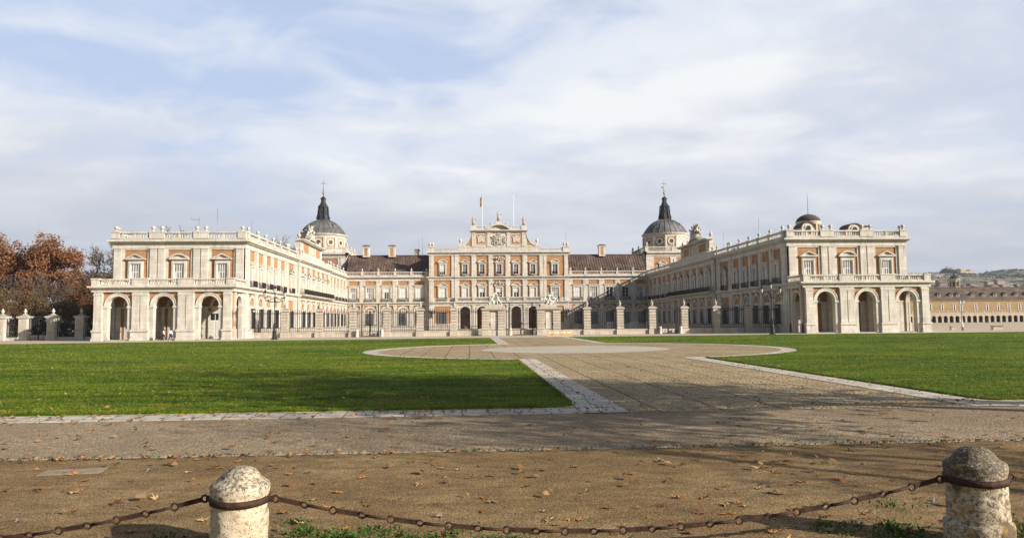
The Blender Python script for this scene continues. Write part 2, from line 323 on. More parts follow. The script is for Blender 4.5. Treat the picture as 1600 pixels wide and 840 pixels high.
# ------------------------------------------------------------------ mesh builder
class MB:
    def __init__(s):
        s.v = []; s.f = []; s.m = []; s.s = []; s.keys = []; s.M = None
    def mk(s, key):
        if key not in s.keys: s.keys.append(key)
        return s.keys.index(key)
    def add(s, vs, fs, key, smooth=False):
        o = len(s.v); k = s.mk(key)
        if s.M is not None: vs = [tuple(s.M @ Vector(p)) for p in vs]
        s.v += vs
        for f in fs: s.f.append(tuple(i+o for i in f)); s.m.append(k); s.s.append(smooth)
    def box(s, x0, x1, y0, y1, z0, z1, key='stone'):
        vs = [(x0,y0,z0),(x1,y0,z0),(x1,y1,z0),(x0,y1,z0),(x0,y0,z1),(x1,y0,z1),(x1,y1,z1),(x0,y1,z1)]
        s.add(vs, [(0,3,2,1),(4,5,6,7),(0,1,5,4),(1,2,6,5),(2,3,7,6),(3,0,4,7)], key)
    def prism(s, poly, y0, y1, key='stone'):
        """poly = [(x, z)] counter-clockwise seen from -y"""
        n = len(poly)
        vs = [(x, y0, z) for x, z in poly] + [(x, y1, z) for x, z in poly]
        fs = [tuple(range(n)), tuple(range(2*n-1, n-1, -1))] + [(i, i+n, (i+1) % n + n, (i+1) % n) for i in range(n)]
        s.add(vs, fs, key)
    def strip(s, inner, outer, y0, y1, key='stone'):
        """band between two polylines (x,z) of equal length, extruded in y"""
        n = len(inner)
        vs = [(x, y0, z) for x, z in inner] + [(x, y0, z) for x, z in outer] + [(x, y1, z) for x, z in inner] + [(x, y1, z) for x, z in outer]
        fs = []
        for i in range(n-1):
            fs += [(i, i+1, n+i+1, n+i), (2*n+i, 3*n+i, 3*n+i+1, 2*n+i+1), (i, 2*n+i, 2*n+i+1, i+1), (n+i, n+i+1, 3*n+i+1, 3*n+i)]
        fs += [(0, n, 3*n, 2*n), (n-1, 3*n-1, 4*n-1, 2*n-1)]
        s.add(vs, fs, key)
    def ring(s, uc, zc, r0, r1, y0, y1, key='stone', a0=0.0, a1=PI, n=14):
        A = [a0+(a1-a0)*i/n for i in range(n+1)]
        s.strip([(uc+r0*math.cos(a), zc+r0*math.sin(a)) for a in A], [(uc+r1*math.cos(a), zc+r1*math.sin(a)) for a in A], y0, y1, key)
    def over_arch(s, uc, r, zs, z1, y0, y1, key='stone', n=14):
        A = [PI*i/n for i in range(n+1)]
        s.strip([(uc+r*math.cos(a), zs+r*math.sin(a)) for a in A], [(uc+r*math.cos(a), z1) for a in A], y0, y1, key)
    def lathe(s, prof, c=(0, 0, 0), seg=10, key='stone', smooth=True, phase=0.0, squash=1.0):
        """prof = [(r, z)]"""
        vs = []; fs = []; n = len(prof)
        for r, z in prof:
            for j in range(seg):
                a = 2*PI*j/seg+phase
                vs.append((c[0]+r*math.cos(a), c[1]+r*math.sin(a)*squash, c[2]+z))
        for i in range(n-1):
            for j in range(seg):
                k = (j+1) % seg
                fs.append((i*seg+j, i*seg+k, (i+1)*seg+k, (i+1)*seg+j))
        fs.append(tuple(range(seg-1, -1, -1))); fs.append(tuple((n-1)*seg+j for j in range(seg)))
        s.add(vs, fs, key, smooth)
    def tube(s, pts, rad, seg=6, key='iron', smooth=True):
        pts = [Vector(p) for p in pts]; n = len(pts)
        if not hasattr(rad, '__len__'): rad = [rad]*n
        vs = []; fs = []; up = None
        for i, p in enumerate(pts):
            d = (pts[min(i+1, n-1)]-pts[max(i-1, 0)]).normalized()
            if up is None: up = d.orthogonal().normalized()
            up = (up - d*up.dot(d))
            up = up.normalized() if up.length > 1e-6 else d.orthogonal().normalized()
            w = d.cross(up)
            for j in range(seg):
                a = 2*PI*j/seg
                vs.append(tuple(p+(up*math.cos(a)+w*math.sin(a))*rad[i]))
        for i in range(n-1):
            for j in range(seg):
                k = (j+1) % seg
                fs.append((i*seg+j, i*seg+k, (i+1)*seg+k, (i+1)*seg+j))
        fs.append(tuple(range(seg-1, -1, -1))); fs.append(tuple((n-1)*seg+j for j in range(seg)))
        s.add(vs, fs, key, smooth)
    def ball(s, c, r, key='stone', seg=10, rings=7, sq=(1, 1, 1)):
        vs = [(c[0], c[1], c[2]-r*sq[2])]; fs = []
        for i in range(1, rings):
            t = -PI/2+PI*i/rings
            for j in range(seg):
                a = 2*PI*j/seg
                vs.append((c[0]+r*sq[0]*math.cos(t)*math.cos(a), c[1]+r*sq[1]*math.cos(t)*math.sin(a), c[2]+r*sq[2]*math.sin(t)))
        vs.append((c[0], c[1], c[2]+r*sq[2])); top = len(vs)-1
        for j in range(seg):
            k = (j+1) % seg
            fs.append((0, 1+k, 1+j)); fs.append((top, 1+(rings-2)*seg+j, 1+(rings-2)*seg+k))
            for i in range(rings-2): fs.append((1+i*seg+j, 1+i*seg+k, 1+(i+1)*seg+k, 1+(i+1)*seg+j))
        s.add(vs, fs, key, True)
    def mesh(s, name):
        me = bpy.data.meshes.new(name)
        me.from_pydata(s.v, [], s.f)
        for k in s.keys: me.materials.append(MATS[k])
        me.polygons.foreach_set('material_index', s.m); me.polygons.foreach_set('use_smooth', s.s)
        me.update()
        return me
WM = {}   # world matrices of everything linked
def link(name, data, M=None, parent=None):
    o = bpy.data.objects.new(name, data); COL.objects.link(o)
    M = M or Matrix.Identity(4)
    WM[o.name] = M
    if parent is not None:
        o.parent = parent; o.matrix_local = WM[parent.name].inverted() @ M
    else: o.matrix_local = M
    return o
def T(x, y, z=0, rz=0): return Matrix.Translation((x, y, z)) @ Matrix.Rotation(rz, 4, 'Z')
def tag(o, label=None, cat=None, group=None, kind=None):
    if label: o['label'] = label
    if cat: o['category'] = cat
    if group: o['group'] = group
    if kind: o['kind'] = kind
    return o
def empty(name, M): 
    o = link(name, None, M); o.empty_display_size = .3; return o
def dup(o, M, parent=None):
    c = o.copy(); COL.objects.link(c); WM[c.name] = M
    for k in ('label',):
        if parent is None and k in c: del c[k]
    if parent is not None: c.parent = parent; c.matrix_local = WM[parent.name].inverted() @ M
    else: c.parent = None; c.matrix_local = M
    Mo = WM[o.name]
    for ch in list(o.children): dup(ch, M @ Mo.inverted() @ WM[ch.name], c)
    return c
def raw_mesh(name, V, F4, mat, smooth=False):
    """fast quads / tris from numpy arrays"""
    me = bpy.data.meshes.new(name); V = np.asarray(V, np.float32); F4 = np.asarray(F4, np.int32); n = F4.shape[1]
    me.vertices.add(len(V)); me.vertices.foreach_set('co', V.ravel())
    me.loops.add(F4.size); me.loops.foreach_set('vertex_index', F4.ravel())
    me.polygons.add(len(F4)); me.polygons.foreach_set('loop_start', np.arange(0, F4.size, n, dtype=np.int32))
    me.materials.append(MATS[mat]); me.update(calc_edges=True)
    return me

# skin figures: joints {name:(x,y,z,r)}, chains
def skin_mesh(name, joints, edges, mat, root, sub=1):
    names = list(joints); me = bpy.data.meshes.new('tmp')
    me.from_pydata([joints[n][:3] for n in names], [(names.index(a), names.index(b)) for a, b in edges], [])
    o = bpy.data.objects.new('tmp', me); COL.objects.link(o)
    md = o.modifiers.new('s', 'SKIN')
    for i, n in enumerate(names):
        d = me.skin_vertices[0].data[i]; r = joints[n][3]; d.radius = (r, r) if not hasattr(r, '__len__') else r; d.use_root = (n == root)
    sb = o.modifiers.new('b', 'SUBSURF'); sb.levels = sub; sb.render_levels = sub
    dg = bpy.context.evaluated_depsgraph_get(); dg.update()
    out = bpy.data.meshes.new_from_object(o.evaluated_get(dg))
    bpy.data.objects.remove(o); bpy.data.meshes.remove(me)
    out.name = name; out.materials.clear(); out.materials.append(MATS[mat])
    for p in out.polygons: p.use_smooth = True
    return out

# ------------------------------------------------------------------ facade vocabulary (local: x along wall, -y outward, z up)
def stone_bands(mb, u0, u1, z0, z1, holes, d, key='stone'):
    """stone skin of thickness d over the wall, leaving the holes (ua, ub, za, zb) as recessed brick"""
    us = sorted({u0, u1, *[h[0] for h in holes], *[h[1] for h in holes]})
    for a, b in zip(us[:-1], us[1:]):
        if b-a < 1e-4: continue
        m = (a+b)/2
        hs = sorted([(h[2], h[3]) for h in holes if h[0] < m < h[1]])
        z = z0
        for za, zb in hs:
            if za > z+1e-4: mb.box(a, b, -d, .04, z, za, key)
            z = zb
        if z < z1-1e-4: mb.box(a, b, -d, .04, z, z1, key)
def pilaster(mb, u0, u1, z0, z1, d, base=.35, key='stone'):
    mb.box(u0, u1, -d, .02, z0, z1, key)
    mb.box(u0-.06, u1+.06, -d-.07, .018, z0, z0+base, key)
    mb.box(u0-.04, u1+.04, -d-.05, .017, z1-.42, z1-.34, key)
    mb.box(u0-.07, u1+.07, -d-.09, .016, z1-.16, z1-.003, key)
def cornice(mb, u0, u1, steps, y1=.03, e0=1, e1=1, key='stone'):
    """steps = [(z0, z1, d)]; each course runs past the ends by its own projection when e0/e1"""
    for z0, z1, d in steps: mb.box(u0-d*e0, u1+d*e1, -d, y1, z0, z1, key)
def baluster_run(mb, a, b, z0, z1, yc, pitch=.36, r=.105, key='stone', seg=6):
    n = max(1, int(round((b-a)/pitch))); h = z1-z0
    prof = [(r*.9, 0), (r*.9, .10*h), (r*.45, .16*h), (r, .36*h), (r*.42, .72*h), (r*.8, .82*h), (r*.8, h)]
    for i in range(n):
        mb.lathe(prof, (a+(b-a)*(i+.5)/n, yc, z0), seg, key, True, PI/6)
def balustrade(name, parent, M, u0, u1, z0, z1, piers, y0=-.32, y1=.1, key='stone', pitch=.36, posts=True):
    """base course, balusters, coping, piers [(a, b)] in one mesh"""
    mb = MB(); yc = (y0+y1)/2; hb = .2; hr = .22
    mb.box(u0, u1, y0, y1, z0, z0+hb, key); mb.box(u0, u1, y0-.05, y1+.05, z1-hr, z1, key)
    ps = sorted(piers); e = u0
    for a, b in ps + [(u1, u1)]:
        if a-e > .5:
            w = a-e
            if posts and w > 3:
                m = (a+e)/2; mb.box(m-.16, m+.16, y0+.05, y1-.05, z0+hb, z1-hr, key)
                baluster_run(mb, e+.05, m-.2, z0+hb, z1-hr, yc, pitch, key=key); baluster_run(mb, m+.2, a-.05, z0+hb, z1-hr, yc, pitch, key=key)
            else: baluster_run(mb, e+.05, a-.05, z0+hb, z1-hr, yc, pitch, key=key)
        e = max(e, b)
    for a, b in ps:
        mb.box(a, b, y0-.08, y1+.08, z0+.003, z1+.03, key)
        mb.box(a-.07, b+.07, y0-.15, y1+.15, z1-.12, z1+.07, key)
    return link(name, mb.mesh(name), M, parent)
_pm = {}
def proto(key, fn):
    if key not in _pm:
        mb = MB(); fn(mb); _pm[key] = mb.mesh(key.split('|')[0])
    return _pm[key]
def pediment(mb, w, z, kind, d=.5, h=.75):
    mb.box(-w/2, w/2, -d, 0, z, z+.2, 'stone')
    z += .2; hw = w/2; n = 12
    if kind == 'tri':
        mb.prism([(-hw*.9, z), (hw*.9, z), (0, z+h*.86)], -d*.55, 0)
        mb.strip([(-hw+.35, z+.002), (0, z+h*.72), (hw-.35, z+.002)], [(-hw-.05, z+.002), (0, z+h), (hw+.05, z+.002)], -d-.06, -.01)
    elif kind == 'seg':
        R = (hw*hw+h*h)/(2*h); zc = z+h-R; a = math.asin(hw/R)
        A = [PI/2+a-2*a*i/n for i in range(n+1)]
        out = [(R*math.cos(t), zc+R*math.sin(t)) for t in A]; inn = [(R*.93*math.cos(t)*.93, max(z+.002, zc+(R-.24)*math.sin(t))) for t in A]
        mb.prism([(-hw*.9, z), (hw*.9, z)] + [(x*.92, max(z+.01, z+(q-z)*.85)) for x, q in reversed(out[1:-1])], -d*.55, 0)
        mb.strip(inn, [(x, max(z+.002, q)) for x, q in out], -d-.06, -.01)
def glazing(mb, w, h, kind):
    """leaf inside the frame, z from 0, pane set back"""
    if kind == 'grey':      # pale inner shutters behind a white lattice
        mb.box(-w/2, w/2, -.05, 0, 0, h, 'glass')
        for i in range(5): u = -w/2+.04+(w-.08)*i/4; mb.box(u-.055, u+.055, -.11, -.05, 0, h, 'white_paint')
        for z in (0.0, h*.52, h-.12): mb.box(-w/2, w/2, -.107, -.052, z, z+.12, 'white_paint')
        mb.box(-w*.5+.09, -w*.26, -.075, -.05, .1, h*.5, 'shutter_paint'); mb.box(w*.26, w*.5-.09, -.075, -.05, .1, h-.1, 'shutter_paint')
    elif kind == 'shut':    # closed white panelled shutters
        mb.box(-w/2, w/2, -.06, 0, 0, h, 'shutter_paint')
        for i in range(4):
            a = -w/2+w*i/4+.05; b = a+w/4-.10
            for z0, z1 in ((.12, h*.46), (h*.52, h-.12)): mb.box(a, b, -.09, -.06, z0, z1, 'white_paint')
        mb.box(-.035, .035, -.12, -.06, 0, h, 'white_paint')
        mb.box(-w/4-.012, -w/4+.012, -.066, -.06, 0, h, 'glass')
        mb.box(w/4-.012, w/4+.012, -.066, -.06, 0, h, 'glass')
    elif kind == 'half':    # blind above, dark panes below
        mb.box(-w/2, w/2, -.05, 0, 0, h*.58, 'glass_dark'); mb.box(-w/2, w/2, -.08, 0, h*.58, h, 'shutter_paint')
        for u in (-w/2+.07, 0, w/2-.07): mb.box(u-.07, u+.07, -.11, -.05, 0, h*.6, 'white_paint')
        for z in (0, h*.56): mb.box(-w/2, w/2, -.113, -.052, z, z+.11, 'white_paint')
    elif kind == 'glass':   # dark panes behind white bars
        mb.box(-w/2, w/2, -.05, 0, 0, h, 'glass_dark')
        for u in (-w/2+.06, 0, w/2-.06): mb.box(u-.065, u+.065, -.11, -.05, 0, h, 'white_paint')
        for i in range(4): z = (h-.1)*i/3; mb.box(-w/2, w/2, -.09, -.052, z, z+(.09 if i in (0, 3) else .045), 'white_paint')
    elif kind == 'open':    # shutters folded to the sides, dark glass in the middle
        mb.box(-w/2, w/2, -.05, 0, 0, h, 'glass_dark')
        for sg in (-1, 1): mb.box(sg*w*.38-w*.1, sg*w*.38+w*.1, -.12, -.05, 0, h, 'shutter_paint')
        mb.box(-.06, .06, -.11, -.05, 0, h*.62, 'white_paint'); mb.box(-w*.28, w*.28, -.1, -.05, h*.6, h, 'shutter_paint')
def window_mesh(w, h, kind, ped, fw=.34, dz=.3):
    """stone surround + glazing; origin bottom centre on the wall"""
    def fn(mb):
        D = .30
        mb.box(-w/2-fw, -w/2, -D, .02, 0, h+fw); mb.box(w/2, w/2+fw, -D, .02, 0, h+fw); mb.box(-w/2, w/2, -D, .02, h, h+fw)
        mb.box(-w/2-fw*.55, -w/2-fw*.1, -D-.05, -D, 0, h+fw*.55); mb.box(w/2+fw*.1, w/2+fw*.55, -D-.05, -D, 0, h+fw*.55)
        glazing(mb, w, h, kind)
        if ped == 'flat': mb.box(-w/2-fw-.22, w/2+fw+.22, -.42, .02, h+fw+.02, h+fw+.3); mb.box(-w/2-fw-.3, w/2+fw+.3, -.55, .02, h+fw+.3, h+fw+.42)
        elif ped:
            mb.box(-w/2-fw*.8, w/2+fw*.8, -.2, .02, h+fw, h+fw+dz)
            pediment(mb, w+2*fw+.7, h+fw+dz, ped)
    return proto('window|%s|%s|%s|%s|%s' % (w, h, kind, ped, dz), fn)
def grille_mesh(w, h):
    def fn(mb):
        fw = .2
        mb.box(-w/2-fw, -w/2, -.22, .02, -.12, h+fw); mb.box(w/2, w/2+fw, -.22, .02, -.12, h+fw); mb.box(-w/2, w/2, -.22, .02, h, h+fw); mb.box(-w/2-fw-.08, w/2+fw+.08, -.34, .018, -.3, -.12)
        mb.box(-w/2, w/2, -.04, 0, -.12, h, 'glass_dark')
        mb.box(-w/2+.15, -.1, -.07, -.04, .1, h-.15, 'glass'); mb.box(.1, w/2-.15, -.07, -.04, .1, h-.15, 'glass')
        n = max(6, int(w/.17))
        for i in range(n): u = -w/2-.08+(w+.16)*(i+.5)/n; mb.box(u-.022, u+.022, -.44, -.40, -.1, h+.1, 'iron')
        for z in (0, h*.33, h*.66, h): mb.box(-w/2-.12, w/2+.12, -.43, -.41, z-.025, z+.025, 'iron')
        for sg in (-1, 1):
            for z in (0, h): mb.box(sg*(w/2+.1)-.02, sg*(w/2+.1)+.02, -.43, -.2, z-.02, z+.02, 'iron')
    return proto('barred_window|%s|%s' % (w, h), fn)
def balcony_mesh(w, p=.62, h=.98):
    def fn(mb):
        mb.box(-w/2-.06, w/2+.06, -p-.06, -.1, -.16, 0, 'stone'); mb.box(-w/2+.1, w/2-.1, -p+.1, -.1, -.3, -.16, 'stone')
        for z in (.05, h*.82, h): mb.box(-w/2, w/2, -p, -p+.035, z-.025, z+.02, 'iron')
        n = int(w/.115)
        for i in range(n+1):
            u = -w/2+.02+(w-.04)*i/n; mb.box(u-.014, u+.014, -p+.004, -p+.03, .04, h, 'iron')
        for i in range(0, n-2, 4):
            u = -w/2+.02+(w-.04)*(i+2)/n; mb.ring(u, h*.45, .10, .135, -p+.002, -p+.03, 'iron', 0, 2*PI, 10)
        for sg in (-1, 1):
            u = sg*(w/2-.02)
            for z in (.05, h): mb.box(u-.018, u+.018, -p, -.1, z-.02, z+.02, 'iron')
            for i in range(1, 5): y = -p+(p-.1)*i/5; mb.box(u-.012, u+.012, y-.014, y+.014, .04, h, 'iron')
    return proto('balcony|%s|%s' % (w, p), fn)
def ball_mesh(r=.27):
    def fn(mb):
        mb.lathe([(r*.8, 0), (r*.8, .12), (r*.42, .2), (r*.42, .3)], (0, 0, 0), 8); mb.ball((0, 0, .3+r*.9), r, 'stone', 10, 7)
    return proto('ball_finial|%s' % r, fn)
def urn_mesh(hh=1.2):
    def fn(mb):
        s_ = hh
        mb.box(-.2*s_, .2*s_, -.2*s_, .2*s_, 0, .14*s_)
        mb.lathe([(.12*s_, .14*s_), (.09*s_, .24*s_), (.22*s_, .38*s_), (.27*s_, .55*s_), (.25*s_, .64*s_), (.12*s_, .70*s_), (.16*s_, .76*s_), (.11*s_, .88*s_), (.03*s_, 1.0*s_)], (0, 0, 0), 10)
    return proto('urn_finial|%s' % hh, fn)
def put(mesh, M, parent, u, y, z, name=None, rz=0):
    nm = name or mesh.name.split('.')[0]
    return link(nm, mesh, M @ T(u, y, z, rz), parent)

def lower_bay(mb, uc, zs=5.15, ro=1.62, ri=1.2, key='stone'):
    """blind arch over the ground floor window: archivolt, imposts, jamb strips, lintel band"""
    mb.ring(uc, zs, ri, ro, -.16, .03, key)
    mb.ring(uc, zs, ro-.1, ro+.02, -.22, .028, key)
    for sg in (-1, 1):
        a, b = sorted((uc+sg*ri, uc+sg*ro)); mb.box(a, b, -.14, .03, 1.35, zs-.3, key); mb.box(a-.06, b+.06, -.24, .03, zs-.3, zs, key)
    mb.box(uc-ri, uc+ri, -.12, .03, zs-.42, zs-.12, key)
def entab(mb, u0, u1, e0=0, e1=0):
    cornice(mb, u0, u1, [(13.86, 14.1, .22), (14.1, 14.5, .18), (14.5, 14.62, .34), (14.62, 14.82, .55), (14.82, 15.05, .82), (15.05, 15.3, .4)], .03, e0, e1)
def midband(mb, u0, u1, e0=0, e1=0, proj=.0):
    cornice(mb, u0, u1, [(6.98, 7.2, .24+proj), (7.2, 7.46, .2+proj), (7.46, 7.6, .42+proj), (7.6, 7.86, .66+proj)], .03, e0, e1)

# ------------------------------------------------------------------ the palace
PAL = tag(empty('palace', T(CX, 113.47, 0)), 'huge cream stone and orange brick palace with two domed towers around a forecourt', 'palace')
XI = 42.68; PW = 19.44      # inner wing face and pavilion width from the axis
def end_pavilion(sg):
    pc = CX+sg*(XI+PW/2)
    M = T(pc, 113.47, 0); hw = PW/2; B = 6.43
    mb = MB()
    # body
    mb.box(-hw, hw, 0, 33.5, 7.0, 15.0, 'brick')
    mb.box(-hw, hw, 0, 33.5, 0, 7.0, 'brick')
    mb.box(-hw+.2, hw-.2, .3, 33.3, 15.0, 15.5, 'floor_stone')
    # outer flank and back are plain stone
    o = sg*hw; a, b = sorted((o, o+sg*.15)); mb.box(a, b, .0, 33.5, 0, 14.5, 'stone'); mb.box(*sorted((o, o+sg*.7)), .05, 33.5, 14.5, 15.2, 'stone')
    # upper floor front
    holes = [(u-1.7, u+1.7, 8.7, 13.62) for u in (-B, 0, B)]
    stone_bands(mb, -hw-.15, hw+.15, 7.9, 13.9, holes, .15)
    for a, b in [(-hw+.1, -hw+1.2), (-4.3, -3.3), (-3.1, -2.15), (2.15, 3.1), (3.3, 4.3), (hw-1.2, hw-.1)]: pilaster(mb, a, b, 8.0, 13.9, .34, .9)
    entab(mb, -hw, hw, 1, 1)
    # loggia: arcade wall, sides, floor, ceiling
    y0, y1 = -5.36, -4.56; r, zs = 1.42, 4.97
    for u in (-B, 0, B):
        mb.over_arch(u, r, zs, 7.0, y0+.001, y1, 'brick', 16)
        for q in (-1, 1):
            a, b = sorted((u+q*r, u+q*(B/2))); a2, b2 = a, b
            if u*q > 0: a2, b2 = sorted((u+q*r, q*hw))
            mb.box(a2, b2, y0, y1, 0, 7.0, 'brick')
    ML = Matrix.Translation((0, y0, 0)); mb.M = ML
    for u in (-B, 0, B):
        mb.ring(u, zs, r, 1.88, -.14, .2, 'stone', n=18); mb.ring(u, zs, 1.76, 1.9, -.2, .03, 'stone', n=18); mb.ring(u, zs, r-.012, r, -.14, .8, 'stone', n=18)
        for q in (-1, 1):
            a, b = sorted((u+q*(r-.012), u+q*2.06)); mb.box(a, b, -.14, .801, 0.1, 4.66); mb.box(a-.08, b+.08, -.26, .86, 4.66, 4.97); mb.box(a, b, -.2, .02, 0.1, .42)
    for a, b in [(-hw, -B-2.06), (-B+2.06, -2.06), (2.06, B-2.06), (B+2.06, hw)]:
        mb.box(a, b, -.3, .03, .08, 7.0)
        w = b-a
        if w > 2: pl = [(a+.06, a+w*.47), (a+w*.53, b-.06)]
        else: pl = [(a+.06, b-.04)]
        mb.box(a-.14, b+.14, -.62, .03, 0, .32); mb.box(a-.06, b+.06, -.5, .03, .32, 1.28); mb.box(a-.16, b+.16, -.64, .03, 1.28, 1.52)
        for c, d in pl: mb.box(c, d, -.42, -.29, 1.52, 6.75); mb.box(c-.05, d+.05, -.47, -.29, 1.52, 1.75); mb.box(c-.06, d+.06, -.48, -.29, 6.45, 6.7)
    midband(mb, -hw, hw, 1, 1, .12)
    mb.M = None
    # side arcade walls of the loggia (axis along y)
    for q in (-1, 1):
        for k in (0, 1):
            MS = Matrix.Translation((q*hw, -2.3, 0)) @ Matrix.Rotation(q*PI/2, 4, 'Z'); mb.M = MS; xo = q*(.5 if q == sg else -.4)
            s0, s1 = (-2.26, 2.3)
            if q < 0: s0, s1 = -2.3, 2.26
            if k == 0:
                rr = 1.45
                mb.over_arch(xo, rr, 4.97, 7.0, 0, .42, 'brick', 14)
                for a, b in ((s0, xo-rr), (xo+rr, s1)): mb.box(a, b, .0, .42, 0, 7.0, 'stone')
            else:
                mb.ring(xo, 4.97, 1.438, 1.78, -.14, .43, 'stone', n=16)
                for t in (-1, 1):
                    a, b = sorted((xo+t*1.438, xo+t*1.79)); mb.box(a, b, -.14, .44, .1, 4.66); mb.box(a-.05, b+.05, -.24, .48, 4.66, 4.97)
                    a, b = sorted((t*1.9, t*(2.3))); mb.box(a, b, -.22, .02, .1, 7.0); mb.box(a-.03, b, -.34, .02, 0, 1.5)
                cornice(mb, -3.0, 2.3 if q > 0 else 2.3, [(6.98, 7.2, .36), (7.2, 7.46, .32), (7.46, 7.6, .54), (7.6, 7.86, .78)], .03, 0, 0)
            mb.M = None
    mb.box(-hw-.1, hw+.1, y0-.1, 0, 0, .1, 'floor_stone')
    mb.box(-hw+.02, hw-.02, y0+.05, -.02, 7.02, 7.5, 'floor_stone')
    # transverse arches and wall inside
    for u in (-B/2, B/2):
        mb.M = Matrix.Translation((u, -2.28, 0)) @ Matrix.Rotation(PI/2, 4, 'Z')
        mb.over_arch(0, 1.7, 4.97, 7.02, -.35, .35, 'stone', 14)
        for a, b in ((-2.28, -1.7), (1.7, 2.28)): mb.box(a, b, -.35, .35, .1, 7.02, 'stone')
        mb.box(-2.28, -1.62, -.41, .41, 4.7, 4.97); mb.box(1.62, 2.28, -.41, .41, 4.7, 4.97)
        mb.M = None
    for u in (-B, 0, B):     # stone lined back wall with one tall brick strip in each bay
        q = sg; e = .95 if sg > 0 else 1.5; e2 = e+(.9 if sg > 0 else .5)
        a, b = sorted((u+q*e2, u+q*(B/2+.02))); mb.box(a, b, -.16, .03, .1, 4.7, 'stone')
        a, b = sorted((u-q*B/2, u+q*e)); mb.box(a, b, -.16, .03, .1, 4.7, 'stone'); mb.box(u-2.8, u+2.8, -.2, .03, 4.7, 4.97)
        mb.ring(u, 4.97, 1.35, 1.75, -.14, .03, 'stone')
    pv = link('end_pavilion', mb.mesh('end_pavilion'), M, PAL)
    # windows
    for u, p in ((-B, 'tri'), (0, 'seg'), (B, 'tri')):
        put(window_mesh(1.5, 2.75, 'grey', p, .36, .26), M, pv, u, 0, 8.75)
    for yy, nm in ((0, 'balustrade'),):
        balustrade(nm, pv, M, -hw-.3, hw+.3, 15.3, 16.36, [(-hw-.25, -hw+.9), (-4.4, -2.15), (2.15, 4.4), (hw-.9, hw+.25)], -.42, .0)
    balustrade('balustrade', pv, M, -hw-.3, hw+.3, 7.86, 8.9, [(-hw-.3, -hw+.75), (-4.4, -2.1), (2.1, 4.4), (hw-.75, hw+.3)], y0-.45, y0-.05)
    for q in (-1, 1):
        MS = M @ T(q*(hw), -2.8, 0, q*PI/2)
        balustrade('balustrade', pv, MS, -2.15, 2.55, 7.86, 8.895, [(2.2, 2.55) if q > 0 else (-2.15, -1.8)], -.42, -.05)
    o = balustrade('balustrade', pv, M @ T(sg*hw, 17, 0, sg*PI/2), -16.4, 16.4, 15.3, 16.355, [(-16.3+i*4.6, -15.5+i*4.6) for i in range(8)], -.42, .0)
    for u in (-hw+.3, -3.95, -2.6, 2.6, 3.95, hw-.3): put(ball_mesh(.30), M, pv, u, -.21, 16.43, 'ball_finial')
    put(ball_mesh(.30), M, pv, sg*(hw-.05), 1.0, 16.43, 'ball_finial')
    # door in one bay of the loggia
    def door(mb):
        mb.box(-1.0, -.72, -.3, .02, 0, 4.1); mb.box(.72, 1.0, -.3, .02, 0, 4.1); mb.box(-.72, .72, -.3, .02, 3.75, 4.1)
        mb.box(-.72, .72, -.2, .0, 0, 2.75, 'white_paint'); mb.box(-.72, .72, -.1, 0, 2.75, 3.75, 'glass_dark')
        for a in (-.6, .1): mb.box(a, a+.5, -.24, -.2, .2, 1.2, 'shutter_paint'); mb.box(a, a+.5, -.24, -.2, 1.4, 2.6, 'shutter_paint')
        mb.box(-.04, .04, -.14, -.1, 2.75, 3.75, 'white_paint')
    if sg < 0: put(proto('door', door), M, pv, B-.85, -.16, .1)
    wing_face(pv, sg, 0)
    # roof features
    return pv

